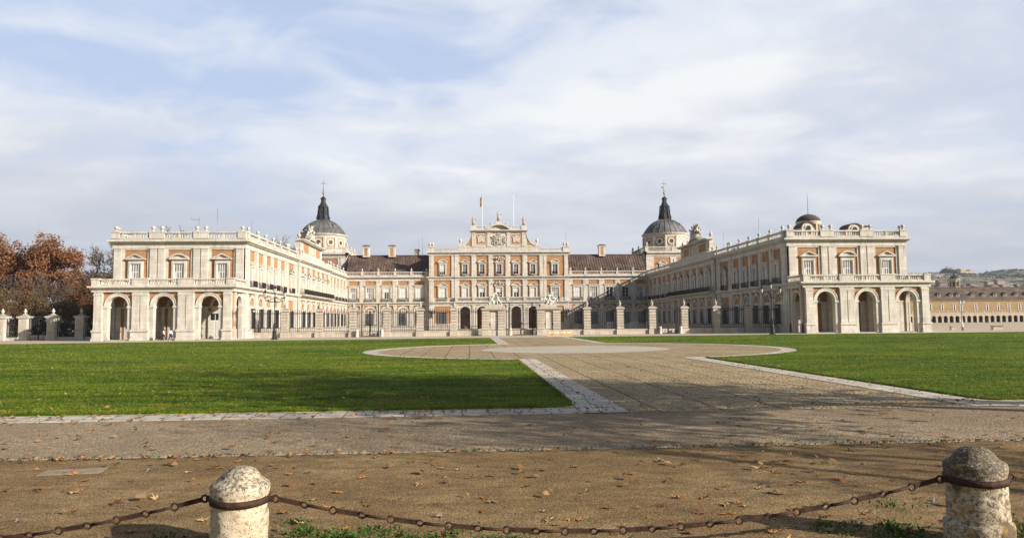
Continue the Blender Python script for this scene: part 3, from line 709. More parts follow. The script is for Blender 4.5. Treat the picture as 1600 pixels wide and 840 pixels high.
def wing_M(sg):  # local u = along +Y for the left wing, along -Y for the right one; origin at the inner corner of the pavilion front
    return T(CX+sg*XI, 113.47, 0, PI/2 if sg < 0 else -PI/2)
def wing_face(parent, sg, part):
    """inner (courtyard) face. part 0: the block behind the pavilion front, part 1: the long wing"""
    M = wing_M(sg); k = 1 if sg < 0 else -1
    U = lambda v: k*v
    def rng(a, b): return tuple(sorted((U(a), U(b))))
    mb = MB()
    if part == 0:
        v0, v1 = -.15, 33.5; bays = [3.7, 8.4, 13.05, 17.65, 22.35]; full = [28.7]; pr = 0
    else:
        v0, v1 = 33.5, 91.5; pr = .35
        bays = [69.4, 74.1, 78.8, 83.5, 88.2]; full = []
    y = 0
    upper = [(*rng(v-1.38, v+1.38), 8.1, 13.72) for v in bays] + [(*rng(v-2.3, v+2.3), 8.1, 13.72) for v in full]
    lower = [(*rng(v-1.74, v+1.74), 1.2, 6.98) for v in bays] + [(*rng(v-2.1, v+2.1), 1.2, 6.6) for v in full]
    def section(a, b, up, lo, pil, e0=0, e1=0):
        u0, u1 = rng(a, b)
        stone_bands(mb, u0, u1, 7.86, 13.9, up, .15); stone_bands(mb, u0, u1, 0, 7.0, lo, .15)
        cornice(mb, u0, u1, [(0, .5, .4), (.5, 1.1, .3), (1.1, 1.22, .38)], .03, 0, 0)
        for v in pil:
            pu = rng(v-.42, v+.42); pilaster(mb, *pu, 7.9, 13.88, .26, .4); pilaster(mb, *pu, 1.22, 6.98, .26, .4)
        entab(mb, u0, u1, 0, 0); midband(mb, u0, u1, 0, 0)
    if part == 0:
        section(v0, v1, upper, lower, [.65, 6.05, 10.7, 15.35, 20.0, 24.9, 25.9, 31.6, 32.9])
    else:
        section(66.6, v1, upper, lower, [67.2, 71.75, 76.45, 81.15, 85.85, 90.6])
        c = [37.1, 42.2, 47.3, 52.4, 57.5, 62.6]
        mb.M = Matrix.Translation((0, -pr, 0))
        mb.box(*rng(33.5, 66.6), 0, pr+.5, 0, 15.0, 'brick')
        section(33.5, 66.6, [(*rng(v-1.42, v+1.42), 8.1, 13.72) for v in c], [(*rng(v-1.74, v+1.74), 1.2, 6.98) for v in c], [34.4, 39.65, 44.75, 49.85, 54.95, 60.05, 65.6])
        mb.box(*rng(33.5, 66.6), .2, 6, 15.0, 16.4, 'stone')
        mb.M = None
    for v in bays: lower_bay(mb, U(v))
    if part == 1:
        mb.M = Matrix.Translation((0, -pr, 0))
        for v in c: lower_bay(mb, U(v))
        mb.M = None
    if part == 0: w = link('courtyard_face', mb.mesh('courtyard_face'), M, parent); par = parent
    else:
        hw = PW
        mb.box(*rng(33.5, 91.5), 0, hw, 0, 15.0, 'brick'); mb.box(*rng(33.5, 91.5), hw, hw+.15, 0, 15.2, 'stone')
        # low tiled roof behind the parapet
        ua, ub = rng(35, 91)
        mb.add([(ua, .9, 15.0), (ub, .9, 15.0), (ub, hw/2, 17.0), (ua, hw/2, 17.0), (ua, hw-.5, 15.0), (ub, hw-.5, 15.0)], [(0, 1, 2, 3), (3, 2, 5, 4), (0, 3, 4), (1, 5, 2)], 'old_tile')
        par = link('side_wing', mb.mesh('side_wing'), M, parent)
    kinds = ['shut', 'shut', 'grey', 'shut', 'shut', 'grey']
    for i, v in enumerate(bays):
        put(window_mesh(1.45, 3.05, kinds[i % 6], 'flat', .34), M, par, U(v), 0, 8.15)
        put(balcony_mesh(2.5), M, par, U(v), -.05, 7.98)
        put(grille_mesh(1.75, 3.0), M, par, U(v), 0, 1.55)
    for v in full:
        put(window_mesh(1.4, 3.05, 'shut', 'tri', .34, .2), M, par, U(v), 0, 8.15)
        put(balcony_mesh(2.5), M, par, U(v), -.05, 7.98); put(grille_mesh(1.9, 3.0), M, par, U(v), 0, 1.55)
    if part == 1:
        for i, v in enumerate(c):
            put(window_mesh(1.4, 3.05, 'shut', 'tri' if i % 2 else 'seg', .34, .2), M, par, U(v), -pr, 8.15)
            if i == 3:
                def dr(mb):
                    mb.box(-1.2, 1.2, -.05, 0, 0, 4.0, 'dark_room'); mb.ring(0, 3.9, 0.0, 1.18, -.06, 0, 'dark_room')
                    for a in (-1.2, -.05): mb.box(a, a+.1, -.1, -.05, 0, 4.0, 'door_wood')
                put(proto('arched_doorway', dr), M, par, U(v), -pr, 1.22)
            else: put(grille_mesh(1.75, 3.0), M, par, U(v), -pr, 1.55)
        put(balcony_mesh(32.0, 1.15, 1.02), M, par, U(49.9), -pr-.05, 8.06, 'long_balcony')
        u0, u1 = rng(66.6, v1); pi = [rng(a-.4, a+.4) for a in (67.2, 71.75, 76.45, 81.15, 85.85)]
        balustrade('balustrade', par, M, u0, u1, 15.3, 16.36, pi, -.42, 0, pitch=.5, posts=False)
        for v in (71.75, 76.45, 81.15, 85.85): put(urn_mesh(.95), M, par, U(v), -.2, 16.43, 'urn_finial')
        # attic with pediment
        A = MB(); ya = .5
        ac = 49.9; a0, a1 = rng(ac-10.6, ac+10.6)
        A.box(a0, a1, ya, ya+1.2, 16.4, 19.4); cornice(A, a0, a1, [(16.4, 16.75, .12), (19.3, 19.5, .2), (19.5, 19.75, .42)], 1.2, 1, 1)
        A.M = None
        B2 = MB()
        for v in (v0,): pass
        B2.v = [(x, yy-0.0+(ya if False else 0), z) for x, yy, z in A.v]; B2.f = A.f; B2.m = A.m; B2.s = A.s; B2.keys = A.keys
        uc = U(ac)
        for q in (-1, 1):
            a, b = sorted((uc+q*3.6, uc+q*8.2)); B2.box(a, b, ya-.03, ya+.1, 17.2, 18.9, 'brick')
            for e in (q*3.2, q*9.2): B2.box(uc+e-.45+(0 if abs(e) < 5 else q*.4), uc+e+.45+(0 if abs(e) < 5 else q*.4), ya-.12, ya+.1, 16.75, 19.3)
        B2.box(uc-2.3, uc+2.3, ya-.06, ya+.1, 17.2, 18.95, 'granite')
        B2.M = Matrix.Translation((uc, ya+.5, 0)); 
        B2.prism([(-4.6, 19.75), (4.6, 19.75), (0, 21.6)], -.3, .5); B2.strip([(-4.4, 19.76), (0, 21.45), (4.4, 19.76)], [(-5.1, 19.76), (0, 21.85), (5.1, 19.76)], -.75, .5)
        B2.M = None
        at = link('attic', B2.mesh('attic'), M, par)
        for e in (-10.2, 10.2): put(urn_mesh(1.5), M, at, uc+e, ya+.5, 19.75, 'urn_finial')
        # low solid parapet either side of the attic on the projecting section
        P = MB()
        for a, b in ((33.5, 39.2), (60.6, 66.6)):
            x0, x1 = rng(a, b); P.box(x0, x1, -pr-.4, -.0, 15.3, 16.36); P.box(x0, x1, -pr-.46, .06, 16.2, 16.38)
        x0, x1 = rng(39.2, 60.6); P.box(x0, x1, -pr-.38, -.0, 15.3, 16.2)
        link('parapet', P.mesh('parapet'), M, par)
        for v in (34.2, 36.6, 63, 66): put(urn_mesh(1.1) if v in (34.2, 66) else ball_mesh(.28), M, par, U(v), -pr-.2, 16.38)
    else:
        pi = [rng(max(v0, a-.45), a+.45) for a in (.65, 6.05, 10.7, 15.35, 20.0, 25.4, 32.2)]
        u0, u1 = rng(.3, v1)
        balustrade('balustrade', par, M, u0, u1, 15.3, 16.35, pi, -.42, 0, pitch=.5, posts=False)
        for v in (1.1, 6.05, 10.7, 15.35, 20.0, 25.1, 26.0, 32.4): put(ball_mesh(.28), M, par, U(v), -.2, 16.43, 'ball_finial')
    return par
PAV = {s: end_pavilion(s) for s in (-1, 1)}
WNG = {s: wing_face(PAL, s, 1) for s in (-1, 1)}

def linking_range(sg):
    YF = 205.0; x0, x1 = sorted((CX+sg*42.9, CX+sg*19.3)); M = T((x0+x1)/2, YF, 0); hw = (x1-x0)/2; mx = (x0+x1)/2
    bays = [CX+sg*d-mx for d in (40.5, 35.97, 31.4, 26.83, 22.3)]
    mb = MB()
    mb.box(-hw, hw, 0, 18, 0, 15.2, 'brick')
    stone_bands(mb, -hw, hw, 7.86, 13.9, [(u-1.43, u+1.43, 8.95, 13.82) for u in bays], .15)
    stone_bands(mb, -hw, hw, 0, 7.0, [(u-1.8, u+1.8, 1.2, 6.98) for u in bays], .15)
    cornice(mb, -hw, hw, [(0, .5, .4), (.5, 1.1, .3), (1.1, 1.22, .38)], .03, 0, 0)
    for d in (38.2, 33.7, 29.1, 24.55, 20.1):
        u = CX+sg*d-mx
        pilaster(mb, u-.6, u+.6, 7.9, 13.88, .26, 1.05); pilaster(mb, u-.5, u+.5, 1.22, 6.98, .26, .4)
    for u in bays: lower_bay(mb, u, 5.1, 1.74, 1.22); mb.box(u-.75, u+.75, -.1, .03, 5.0, 5.85)
    entab(mb, -hw, hw); midband(mb, -hw, hw)
    lr = link('linking_range', mb.mesh('linking_range'), M, PAL)
    kk = ['grey', 'grey', 'open', 'shut', 'shut'] if sg < 0 else ['grey', 'glass', 'glass', 'grey', 'shut']
    for i, u in enumerate(bays):
        put(window_mesh(2.0, 2.9, kk[i], 'flat', .38), M, lr, u, 0, 8.95)
        put(balcony_mesh(2.75), M, lr, u, -.05, 8.0); put(grille_mesh(2.1, 3.2), M, lr, u, 0, 1.6)
    pu = [CX+sg*d-mx for d in (38.2, 33.7, 29.1, 24.55, 20.3)]
    balustrade('balustrade', lr, M, -hw, hw, 15.3, 16.36, [(u-.33, u+.33) for u in pu], -.42, 0, pitch=.42, posts=False)
    for u in pu: put(urn_mesh(1.0), M, lr, u, -.2, 16.43, 'urn_finial')
    R = MB(); ya, yb, zr = 1.2, 8.2, 21.7
    R.add([(-hw, ya, 15.7), (hw, ya, 15.7), (hw, yb, zr), (-hw, yb, zr), (hw, 15.5, 15.7), (-hw, 15.5, 15.7)], [(0, 1, 2, 3), (3, 2, 4, 5), (0, 3, 5), (1, 4, 2)], 'lead_roof')
    n = int(2*hw/.72); sl = math.hypot(yb-ya, zr-15.7)
    for i in range(n+1):
        u = -hw+.05+(2*hw-.1)*i/n
        R.add([(u-.04, ya, 15.7), (u+.04, ya, 15.7), (u+.04, yb, zr), (u-.04, yb, zr), (u-.04, ya-.07, 15.79), (u+.04, ya-.07, 15.79), (u+.04, yb-.03, zr+.1), (u-.04, yb-.03, zr+.1)], [(4, 5, 6, 7), (0, 4, 7, 3), (1, 2, 6, 5), (0, 1, 5, 4)], 'lead_roof')
    R.box(-hw, hw, yb-.2, yb+.2, zr-.02, zr+.16, 'lead_roof')
    for i in range(5):   # small louvred vents low on the slope
        u = -hw+2.4+i*4.6; R.box(u-.2, u+.2, ya+1.2, ya+2.4, 16.6, 17.25, 'lead_dark')
    rf = link('roof', R.mesh('roof'), M, lr)
    def chim(mb):
        mb.box(-.95, .95, -.75, .75, 0, 2.9); mb.box(-1.15, 1.15, -.95, .95, 2.9, 3.15); mb.box(-1.2, 1.2, -1.0, 1.0, 3.15, 3.25, 'lead_dark'); mb.box(-.8, .8, -.6, .6, 3.25, 3.5, 'lead_dark')
        mb.box(-.42, .42, -.78, -.7, .35, 2.6, 'brick')
    for x in ([-29.95, -22.55] if sg < 0 else [38.95]): put(proto('chimney', chim), M, rf, x-mx, 7.4, 21.2)
    if sg < 0:
        def ch2(mb):
            mb.box(-.75, .75, -.6, .6, 0, 1.9); mb.box(-.95, .95, -.8, .8, 1.9, 2.1); mb.box(-.75, .75, -.6, .6, 2.1, 2.4, 'lead_dark')
        put(proto('chimney|low', ch2), M, rf, -15.5-mx, 9.0, 21.2, 'chimney')
    return lr
LNK = {s: linking_range(s) for s in (-1, 1)}

def main_block():
    YF = 203.5; M = T(CX, YF, 0); mb = MB(); hw = 19.5; P = 4.76
    # body above the porch, side masses and porch walls
    mb.box(-hw, hw, 0, 18, 7.0, 21.6, 'brick')
    for q in (-1, 1): mb.box(*sorted((q*12.2, q*hw)), 0, 18, 0, 7.0, 'brick')
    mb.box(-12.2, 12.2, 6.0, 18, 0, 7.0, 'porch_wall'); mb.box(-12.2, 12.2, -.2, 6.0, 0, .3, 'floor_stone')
    C5 = [-2*P, -P, 0, P, 2*P]; SB = [-15.75, 15.75]
    for u in C5:
        mb.over_arch(u, 1.42, 5.1, 7.0, -.3, .7, 'stone', 16); mb.ring(u, 5.1, 1.42, 1.86, -.42, -.29, 'stone', n=16); mb.ring(u, 5.1, 1.76, 1.9, -.48, -.29, 'stone', n=16)
        for q in (-1, 1):
            a, b = sorted((u+q*1.42, u+q*P/2)); mb.box(a, b, -.3, .7, .3, 7.0)
            a, b = sorted((u+q*1.40, u+q*1.86)); mb.box(a, b, -.42, .72, .3, 4.8); mb.box(a-.06, b+.06, -.5, .76, 4.8, 5.1)
    for u in (-2.5*P, -1.5*P, -.5*P, .5*P, 1.5*P, 2.5*P): pilaster(mb, u-.38, u+.38, .3, 6.98, .56, .5)
    # storeys
    for (za, zb, pa, pb) in ((7.86, 14.0, 8.9, 13.8), (14.9, 20.9, 14.95, 20.66)):
        holes = [(u-1.58, u+1.58, pa, pb) for u in C5] + [(u-2.5, u+2.5, pa, pb) for u in SB]
        stone_bands(mb, -hw, hw, za, zb, holes, .15)
        for u in (-2.5*P, -1.5*P, -.5*P, .5*P, 1.5*P, 2.5*P): pilaster(mb, u-.52, u+.52, za+.05, zb-.02, .32, .9)
        for q in (-1, 1):
            for e in (12.95, 18.75, 19.12): pilaster(mb, q*e-.36, q*e+.36, za+.05, zb-.02, .25 if e != 19.12 else .2, .9)
    stone_bands(mb, -hw, hw, 0, 7.0, [(-hw+1.45, -13.55, 1.9, 6.6), (-12.2, 12.2, 0, 7.0), (13.55, hw-1.45, 1.9, 6.6)], .15)
    midband(mb, -hw, hw, 0, 0); midband(mb, -12.4, 12.4, 0, 0, .32)
    cornice(mb, -hw, hw, [(13.95, 14.2, .3), (14.2, 14.45, .24), (14.45, 14.65, .5), (14.65, 14.9, .72)], .03, 1, 1)
    cornice(mb, -12.4, 12.4, [(13.951, 14.2, .42), (14.2, 14.45, .36), (14.45, 14.65, .62), (14.65, 14.9, .84)], .029, 0, 0)
    cornice(mb, -hw, hw, [(20.88, 21.1, .3), (21.1, 21.34, .24), (21.34, 21.54, .55), (21.54, 21.82, .85)], .03, 1, 1)
    cornice(mb, -12.4, 12.4, [(20.881, 21.1, .42), (21.1, 21.34, .36), (21.34, 21.54, .67), (21.54, 21.82, .97)], .029, 0, 0)
    bl = link('main_block', mb.mesh('main_block'), M, PAL)
    for i, u in enumerate(C5):
        pd = ['tri', 'seg', 'tri', 'seg', 'tri'][i]
        put(window_mesh(1.5, 2.75, ['shut', 'half', 'half', 'half', 'shut'][i], pd if i != 2 else 'seg', .36, .15), M, bl, u, 0, 8.95)
        put(window_mesh(1.3, 2.8, 'glass', pd, .3, .12), M, bl, u, 0, 15.5)
        put(balcony_mesh(1.25, .42, .8), M, bl, u, -.05, 15.5)
    for i, u in enumerate(SB):
        put(window_mesh(2.0, 2.75, 'shut' if i == 0 else 'grey', 'tri', .36, .15), M, bl, u, 0, 8.95); put(balcony_mesh(2.6), M, bl, u, -.05, 8.0)
        put(window_mesh(1.4, 2.9, 'shut' if i == 0 else 'glass', 'seg', .36, .15), M, bl, u, 0, 15.35); put(balcony_mesh(1.36, .42, .9), M, bl, u, -.05, 15.38)
        put(grille_mesh(2.2, 3.1), M, bl, u, 0, 1.9)
    balustrade('balustrade', bl, M, -12.4, 12.4, 7.9, 9.1, [(u-.42, u+.42) for u in (-2.5*P, -1.5*P, -.5*P, .5*P, 1.5*P, 2.5*P)], -1.0, -.62, pitch=.4, posts=False)
    # attic storey with swept shoulders
    A = MB()
    A.box(-11.3, 11.3, -.3, 1.0, 21.8, 23.3); A.box(-11.6, 11.6, -.4, 1.1, 23.05, 23.28)
    cur = [(-7.7, 28.2), (-7.78, 26.6), (-8.15, 25.4), (-8.8, 24.4), (-9.7, 23.75), (-10.6, 23.45), (-11.2, 23.3)]
    for q in (-1, 1):
        pts = [(q*x, z) for x, z in [(-7.6, 23.3), (-11.2, 23.3)] + cur[::-1][1:]]
        if q > 0: pts = pts[::-1]
        pts2 = pts[::-1]
        A.prism(pts2, -.18, .8, 'stone')
        inn = [(q*(x+.35 if x < -8 else x), z-.28) for x, z in cur]; A.strip([(q*x, z-.12) for x, z in cur], [(q*x-q*.0, z+.16) for x, z in cur], -.36, .85)
        A.prism([(q*-7.85, 23.6), (q*-9.4, 23.6), (q*-8.5, 24.5), (q*-8.0, 25.6)], -.22, -.1, 'brick')
    A.box(-7.6, 7.6, -.3, 1.2, 23.3, 27.4)
    for u in (-7.05, -2.75, 2.75, 7.05): A.box(u-.5, u+.5, -.46, -.2, 23.3, 27.2); A.box(u-.6, u+.6, -.55, -.2, 26.75, 27.2); A.box(u-.6, u+.6, -.52, -.2, 23.3, 23.65)
    for q in (-1, 1):
        a, b = sorted((q*3.5, q*6.4)); A.box(a, b, -.33, -.25, 23.95, 26.6, 'brick')
        for a2, b2, za, zb in ((a-.14, a, 23.8, 26.75), (b, b+.14, 23.8, 26.75), (a, b, 23.8, 23.95), (a, b, 26.6, 26.75)): A.box(a2, b2, -.4, -.25, za, zb)
    cornice(A, -7.6, 7.6, [(27.2, 27.45, .62), (27.45, 27.65, .95), (27.65, 27.9, 1.2)], 1.2, .45, .45)
    Rr = 4.3; zc = 27.9+1.65-Rr; a = math.acos((27.9-zc)/Rr)
    ang = [PI/2+a-2*a*i/16 for i in range(17)]
    A.prism([(-3.05, 27.9)] + [(3.05, 27.9)] + [((Rr-.2)*math.cos(t), max(27.91, zc+(Rr-.2)*math.sin(t))) for t in ang[::-1][1:-1]], -.35, 1.0)
    A.strip([((Rr-.3)*math.cos(t), max(27.905, zc+(Rr-.3)*math.sin(t))) for t in ang], [(Rr*math.cos(t)*1.03, max(27.906, zc+Rr*math.sin(t))) for t in ang], -1.2, 1.1)
    A.box(-.8, .8, -.5, .6, 29.45, 30.35); A.box(-.95, .95, -.65, .75, 29.4, 29.55)
    for q in (-1, 1): A.box(q*7.1-.75, q*7.1+.75, -.7, .7, 27.9, 29.1)
    for q in (-1, 1):
        A.box(*sorted((q*10.75-.5, q*10.75+.5)), -.4, .6, 23.3, 24.0)
    at = link('attic', A.mesh('attic'), M, bl)
    for q in (-1, 1):
        a, b = sorted((q*3.1, q*6.35)); balustrade('balustrade', at, M, a, b, 27.9, 29.05, [(q*3.5-.2, q*3.5+.2)], -.5, -.1, pitch=.42, posts=False)
        put(ball_mesh(.3), M, at, q*2.2, .1, 29.2, 'ball_finial')
        put(urn_mesh(1.75), M, at, q*10.75, .1, 24.0, 'urn_finial')
        # trophy urns at the ends and balustrade of the side bays
        a, b = sorted((q*11.6, q*18.4)); balustrade('balustrade', bl, M, a, b, 21.82, 22.75, [], -.55, -.15, pitch=.42, posts=False)
        pm = MB(); pm.box(q*18.9-.85, q*18.9+.85, -.85, .85, 21.82, 22.95); pm.box(q*18.9-1.0, q*18.9+1.0, -1.0, 1.0, 22.95, 23.1)
        pd = link('pedestal', pm.mesh('pedestal'), M, bl)
        for e in (-.42, .42): put(urn_mesh(1.55), M, pd, q*18.9+e, 0, 23.1, 'urn_finial')
        # inscription tablet
        def tab(mb):
            mb.prism([(-1.0, -.75), (-.35, -.75), (-.2, -.5), (0, -.42), (.2, -.5), (.35, -.75), (1.0, -.75), (.92, 0), (1.08, .75), (-1.08, .75), (-.92, 0)], -.14, 0, 'marble')
            mb.box(-1.25, 1.25, -.22, 0, .75, .92); mb.prism([(-.6, .92), (.6, .92), (.25, 1.2), (-.25, 1.2)], -.2, 0)
            for i in range(4): mb.box(-.75, .75 if i % 2 else .62, -.146, -.139, .48-.26*i, .53-.26*i, 'granite')
        put(proto('inscription_tablet', tab), M, at, q*4.95, -.33, 25.15)
    def arms(mb):
        r2 = random.Random(3)
        mb.prism([(-.75, .9), (-.85, 0), (-.6, -.9), (0, -1.3), (.6, -.9), (.85, 0), (.75, .9)], -.35, 0, 'statue_stone')
        mb.box(-.05, .05, -.42, -.34, -1.1, .85, 'statue_stone'); mb.box(-.75, .75, -.42, -.34, -.15, -.05, 'statue_stone'); mb.ball((0, -.38, -.1), .28, 'statue_stone', 8, 6)
        for i in range(5): mb.tube([(-.5+.25*i, -.25, 1.0), (-.65+.325*i, -.32, 1.4), (0, -.35, 1.75)], .09, 5, 'statue_stone')
        mb.box(-.6, .6, -.4, 0, .92, 1.08, 'statue_stone'); mb.ball((0, -.3, 1.85), .12, 'statue_stone', 6, 5)
        for i in range(60):
            an = r2.uniform(0, 2*PI); rr = r2.uniform(1.0, 1.0+.95*abs(math.cos(an))+.35)
            x, z = rr*math.cos(an)*1.05, rr*math.sin(an)*.95-.1
            if abs(x) < .7 and z > -1: continue
            mb.ball((x, -.16, z), r2.uniform(.14, .27), 'statue_stone', 6, 5, (1, .9, 1.1))
        for q in (-1, 1):
            for k in range(3): mb.tube([(q*.8, -.2, -.6+k*.6), (q*1.4, -.32, -.3+k*.55), (q*(1.9-.15*k), -.2, -.65+k*.75)], [.13, .17, .07], 5, 'statue_stone')
    put(proto('coat_of_arms', arms), M, at, 0, -.3, 25.3)
    for z in (12.6, 19.5):   # carved trophies on the middle windows
        def tr(mb):
            r2 = random.Random(int(z*10))
            for i in range(16): mb.ball((r2.gauss(0, .75), -.5, r2.uniform(0, .8)), r2.uniform(.12, .25), 'statue_stone', 6, 5)
            mb.ball((0, -.5, .75), .3, 'statue_stone', 8, 6)
        put(proto('carved_trophy|%s' % z, tr), M, bl, 0, -.12, z)
    # hanging lantern in the middle arch, wall lanterns at the ends
    def lan(mb):
        mb.tube([(0, 0, 1.3), (0, 0, 3.2)], .03, 5, 'iron'); mb.lathe([(.05, 0), (.3, .2), (.36, .75), (.14, 1.05), (.05, 1.3)], (0, 0, 0), 6, 'metal_grey', False)
    put(proto('hanging_lantern', lan), M, bl, 0, 2.0, 4.2)
    def wl(mb):
        mb.box(-.16, .16, -.62, 0, -.5, .5, 'iron'); mb.box(-.75, .75, -.5, -.4, .55, .68, 'iron')
        for q in (-.62, 0, .62): mb.lathe([(.1, 0), (.2, .12), (.24, .5), (.1, .72), (.03, .9)], (q, -.45, .68), 6, 'iron', False)
        mb.tube([(0, -.45, -1.1), (0, -.5, .6)], [.05, .11], 6, 'iron')
    for q in (-1, 1): put(proto('wall_lantern', wl), M, bl, q*18.7, -.25, 4.1)
    return bl
BLK = main_block()

def domed_tower(sg):
    M = T(CX+sg*52.3, 221, 0); mb = MB(); h = 8.2
    mb.box(-h, h, -h, h, 0, 22.2, 'brick_red' if sg < 0 else 'brick')
    for r in range(4):
        mb.M = Matrix.Rotation(r*PI/2, 4, 'Z') @ Matrix.Translation((0, -h, 0))
        stone_bands(mb, -h-.15, h+(.15 if r % 2 == 0 else .15), 12, 21.4, [(-5.9, -.95, 15.0, 20.9), (.95, 5.9, 15.0, 20.9)], .15 if r % 2 == 0 else .148)
        for u in (-h+.75, h-.75): pilaster(mb, u-.75, u+.75, 13, 21.4, .28, .5)
        e = .001*(r % 2)
        cornice(mb, -h, h, [(21.3+e, 21.6-e, .35), (21.6-e, 21.85-e, .3), (21.85-e, 22.1-e, .6), (22.1-e, 22.5-e, .9)], .03, 1, 1)
    mb.M = None
    mb.box(-h+.05, h-.05, -h+.05, h-.05, 22.2, 22.7, 'floor_stone')
    tw = link('domed_tower', mb.mesh('domed_tower'), M, PAL)
    for r in range(4):
        MR = M @ Matrix.Rotation(r*PI/2, 4, 'Z') @ Matrix.Translation((0, -h, 0))
        balustrade('balustrade', tw, MR, -h-.3, h+.3, 22.5, 24.0-.002*(r % 2), [(-h-.3, -h+.7), (-.5, .5), (h-.7, h+.3)], -.45, -.05, pitch=.42, posts=False)
        if r != 2:
            for u in (-3.42, 3.42): put(window_mesh(1.3, 2.2, 'shut', 'tri', .3, .15), MR, tw, u, 0, 16.4)
        put(urn_mesh(1.4), MR, tw, -h+.2, -.25, 24.05, 'urn_finial'); put(urn_mesh(1.1), MR, tw, 0, -.25, 24.05, 'urn_finial')
    # twelve-sided drum
    D = MB(); R = 6.55; N = 12; za, zb = 22.6, 28.4; ph = math.radians(-75)
    D.lathe([(R/math.cos(PI/N), za), (R/math.cos(PI/N), zb)], (0, 0, 0), N, 'brick_pale', False, ph)
    D.lathe([(R+.45, za+.0), (R+.45, za+.9), (R+.2, za+1.0)], (0, 0, 0), 24, 'stone', False)
    D.lathe([(R+.18, 27.6), (R+.25, 27.9), (R+.6, 28.2), (R+.75, 28.55), (R+.3, 28.6)], (0, 0, 0), 36, 'stone', False)
    tabs = -30 if sg < 0 else 30
    for i in range(N):
        a = math.radians(-90+30*i)
        D.M = Matrix.Rotation(a+PI/2, 4, 'Z') @ Matrix.Translation((0, -R, 0)); w = R*math.tan(PI/N)
        D.box(-w-.1, -w+.42, -.2, .05, za+.9, 27.7); D.box(w-.42, w+.1, -.201, .05, za+.9, 27.7)
        D.box(-w+.42, w-.42, -.12, .05, 27.3, 27.7); D.box(-w+.42, w-.42, -.12, .05, za+.9, 24.25)
    D.M = None
    dr = link('drum', D.mesh('drum'), M, tw)
    def oculus(mb):
        mb.ring(0, 0, .62, 1.05, -.24, .02, 'stone', 0, 2*PI, 22); mb.ring(0, 0, .0, .63, -.06, .0, 'glass_dark', 0, 2*PI, 18)
        mb.box(-.04, .04, -.1, -.05, -.62, .62, 'porch_wall'); mb.box(-.62, .62, -.1, -.05, -.04, .04, 'porch_wall')
    def panel(mb): mb.box(-1.1, 1.1, -.16, .02, -1.05, 1.05, 'marble')
    def clock(mb):
        mb.box(-1.2, 1.2, -.18, .02, -1.15, 1.15, 'white_paint')
        for k in range(12):
            t = k*PI/6; mb.box(.84*math.sin(t)-.12, .84*math.sin(t)+.12, -.21, -.18, .84*math.cos(t)-.14, .84*math.cos(t)+.14, 'iron')
        mb.tube([(0, -.22, 0), (.68*math.sin(1.45), -.22, .68*math.cos(1.45))], .07, 4, 'iron'); mb.tube([(0, -.22, 0), (.45*math.sin(-1.9), -.22, .45*math.cos(-1.9))], .09, 4, 'iron')
    for i in range(N):
        ad = -90+30*i
        MR = M @ Matrix.Rotation(math.radians(ad), 4, 'Z') @ Matrix.Translation((0, -R, 25.9))
        if not -100 < ad < 100: continue
        if ad == tabs: put(proto('clock' if sg > 0 else 'blank_panel', clock if sg > 0 else panel), MR, dr, 0, 0, 0)
        else: put(proto('round_window', oculus), MR, dr, 0, 0, 0)
    Q = MB()
    prof = [(7.0, 28.55), (6.75, 28.85), (6.4, 29.35), (5.95, 30.05), (5.35, 30.85), (4.55, 31.65), (3.6, 32.35), (2.65, 32.85), (2.1, 33.05)]
    Q.lathe(prof, (0, 0, 0), 48, 'lead_dome', True)
    for k in range(24):
        a = 2*PI*k/24
        Q.tube([((r+.03)*math.cos(a), (r+.03)*math.sin(a), z+.03) for r, z in prof], .075, 4, 'lead_dome')
    for k in range(4):
        a = PI/4+k*PI/2; Q.ball((5.0*math.cos(a), 5.0*math.sin(a), 31.35), .3, 'lead_dark', 6, 5)
    dm = link('dome', Q.mesh('dome'), M, tw)
    Lm = MB()
    Lm.lathe([(2.2, 33.6), (2.2, 34.2), (1.95, 34.4), (1.65, 36.0), (1.5, 37.6), (1.85, 37.75), (1.85, 38.0), (1.35, 38.5), (1.1, 38.9), (.85, 39.3), (.75, 40.2), (1.0, 40.3), (1.0, 40.5), (.6, 40.9), (.2, 41.2)], (0, 0, 0), 8, 'lead_dark', False, PI/8)
    for k in range(8):
        a = k*PI/4
        Lm.M = Matrix.Rotation(a, 4, 'Z') @ Matrix.Translation((0, -1.55, 0)); Lm.box(-.28, .28, -.1, .1, 34.9, 37.0, 'glass_dark')
        Lm.M = Matrix.Rotation(a+PI/8, 4, 'Z') @ Matrix.Translation((0, -1.75, 0)); Lm.tube([(0, -.45, 34.2), (0, -.1, 35.6), (0, .05, 37.6)], [.22, .16, .14], 5, 'lead_dark')
    Lm.M = None
    Lm.v = [(x*.88, y*.88, z-.68) for x, y, z in Lm.v]; ln = link('lantern', Lm.mesh('lantern'), M, tw)
    X = MB(); X.tube([(0, 0, 40.3), (0, 0, 45.6)], [.13, .05], 6, 'gilt'); X.ball((0, 0, 41.6), .36, 'gilt', 8, 6); X.ball((0, 0, 42.5), .25, 'gilt', 8, 6)
    X.box(-.85, .85, -.05, .05, 44.4, 44.55, 'gilt'); X.prism([(-.9, 43.1), (.1, 43.1), (.1, 43.6), (-.9, 43.6)], -.03, .03, 'gilt') if sg > 0 else X.ball((0, 0, 43.2), .18, 'gilt', 6, 5)
    link('weathervane', X.mesh('weathervane'), M, tw)
    return tw
TWR = {s: domed_tower(s) for s in (-1, 1)}
TWR[1]['label'] = 'domed tower with a white clock face on its drum'
TWR[-1]['label'] = 'domed tower with reddish brick base and blank panel on its drum'
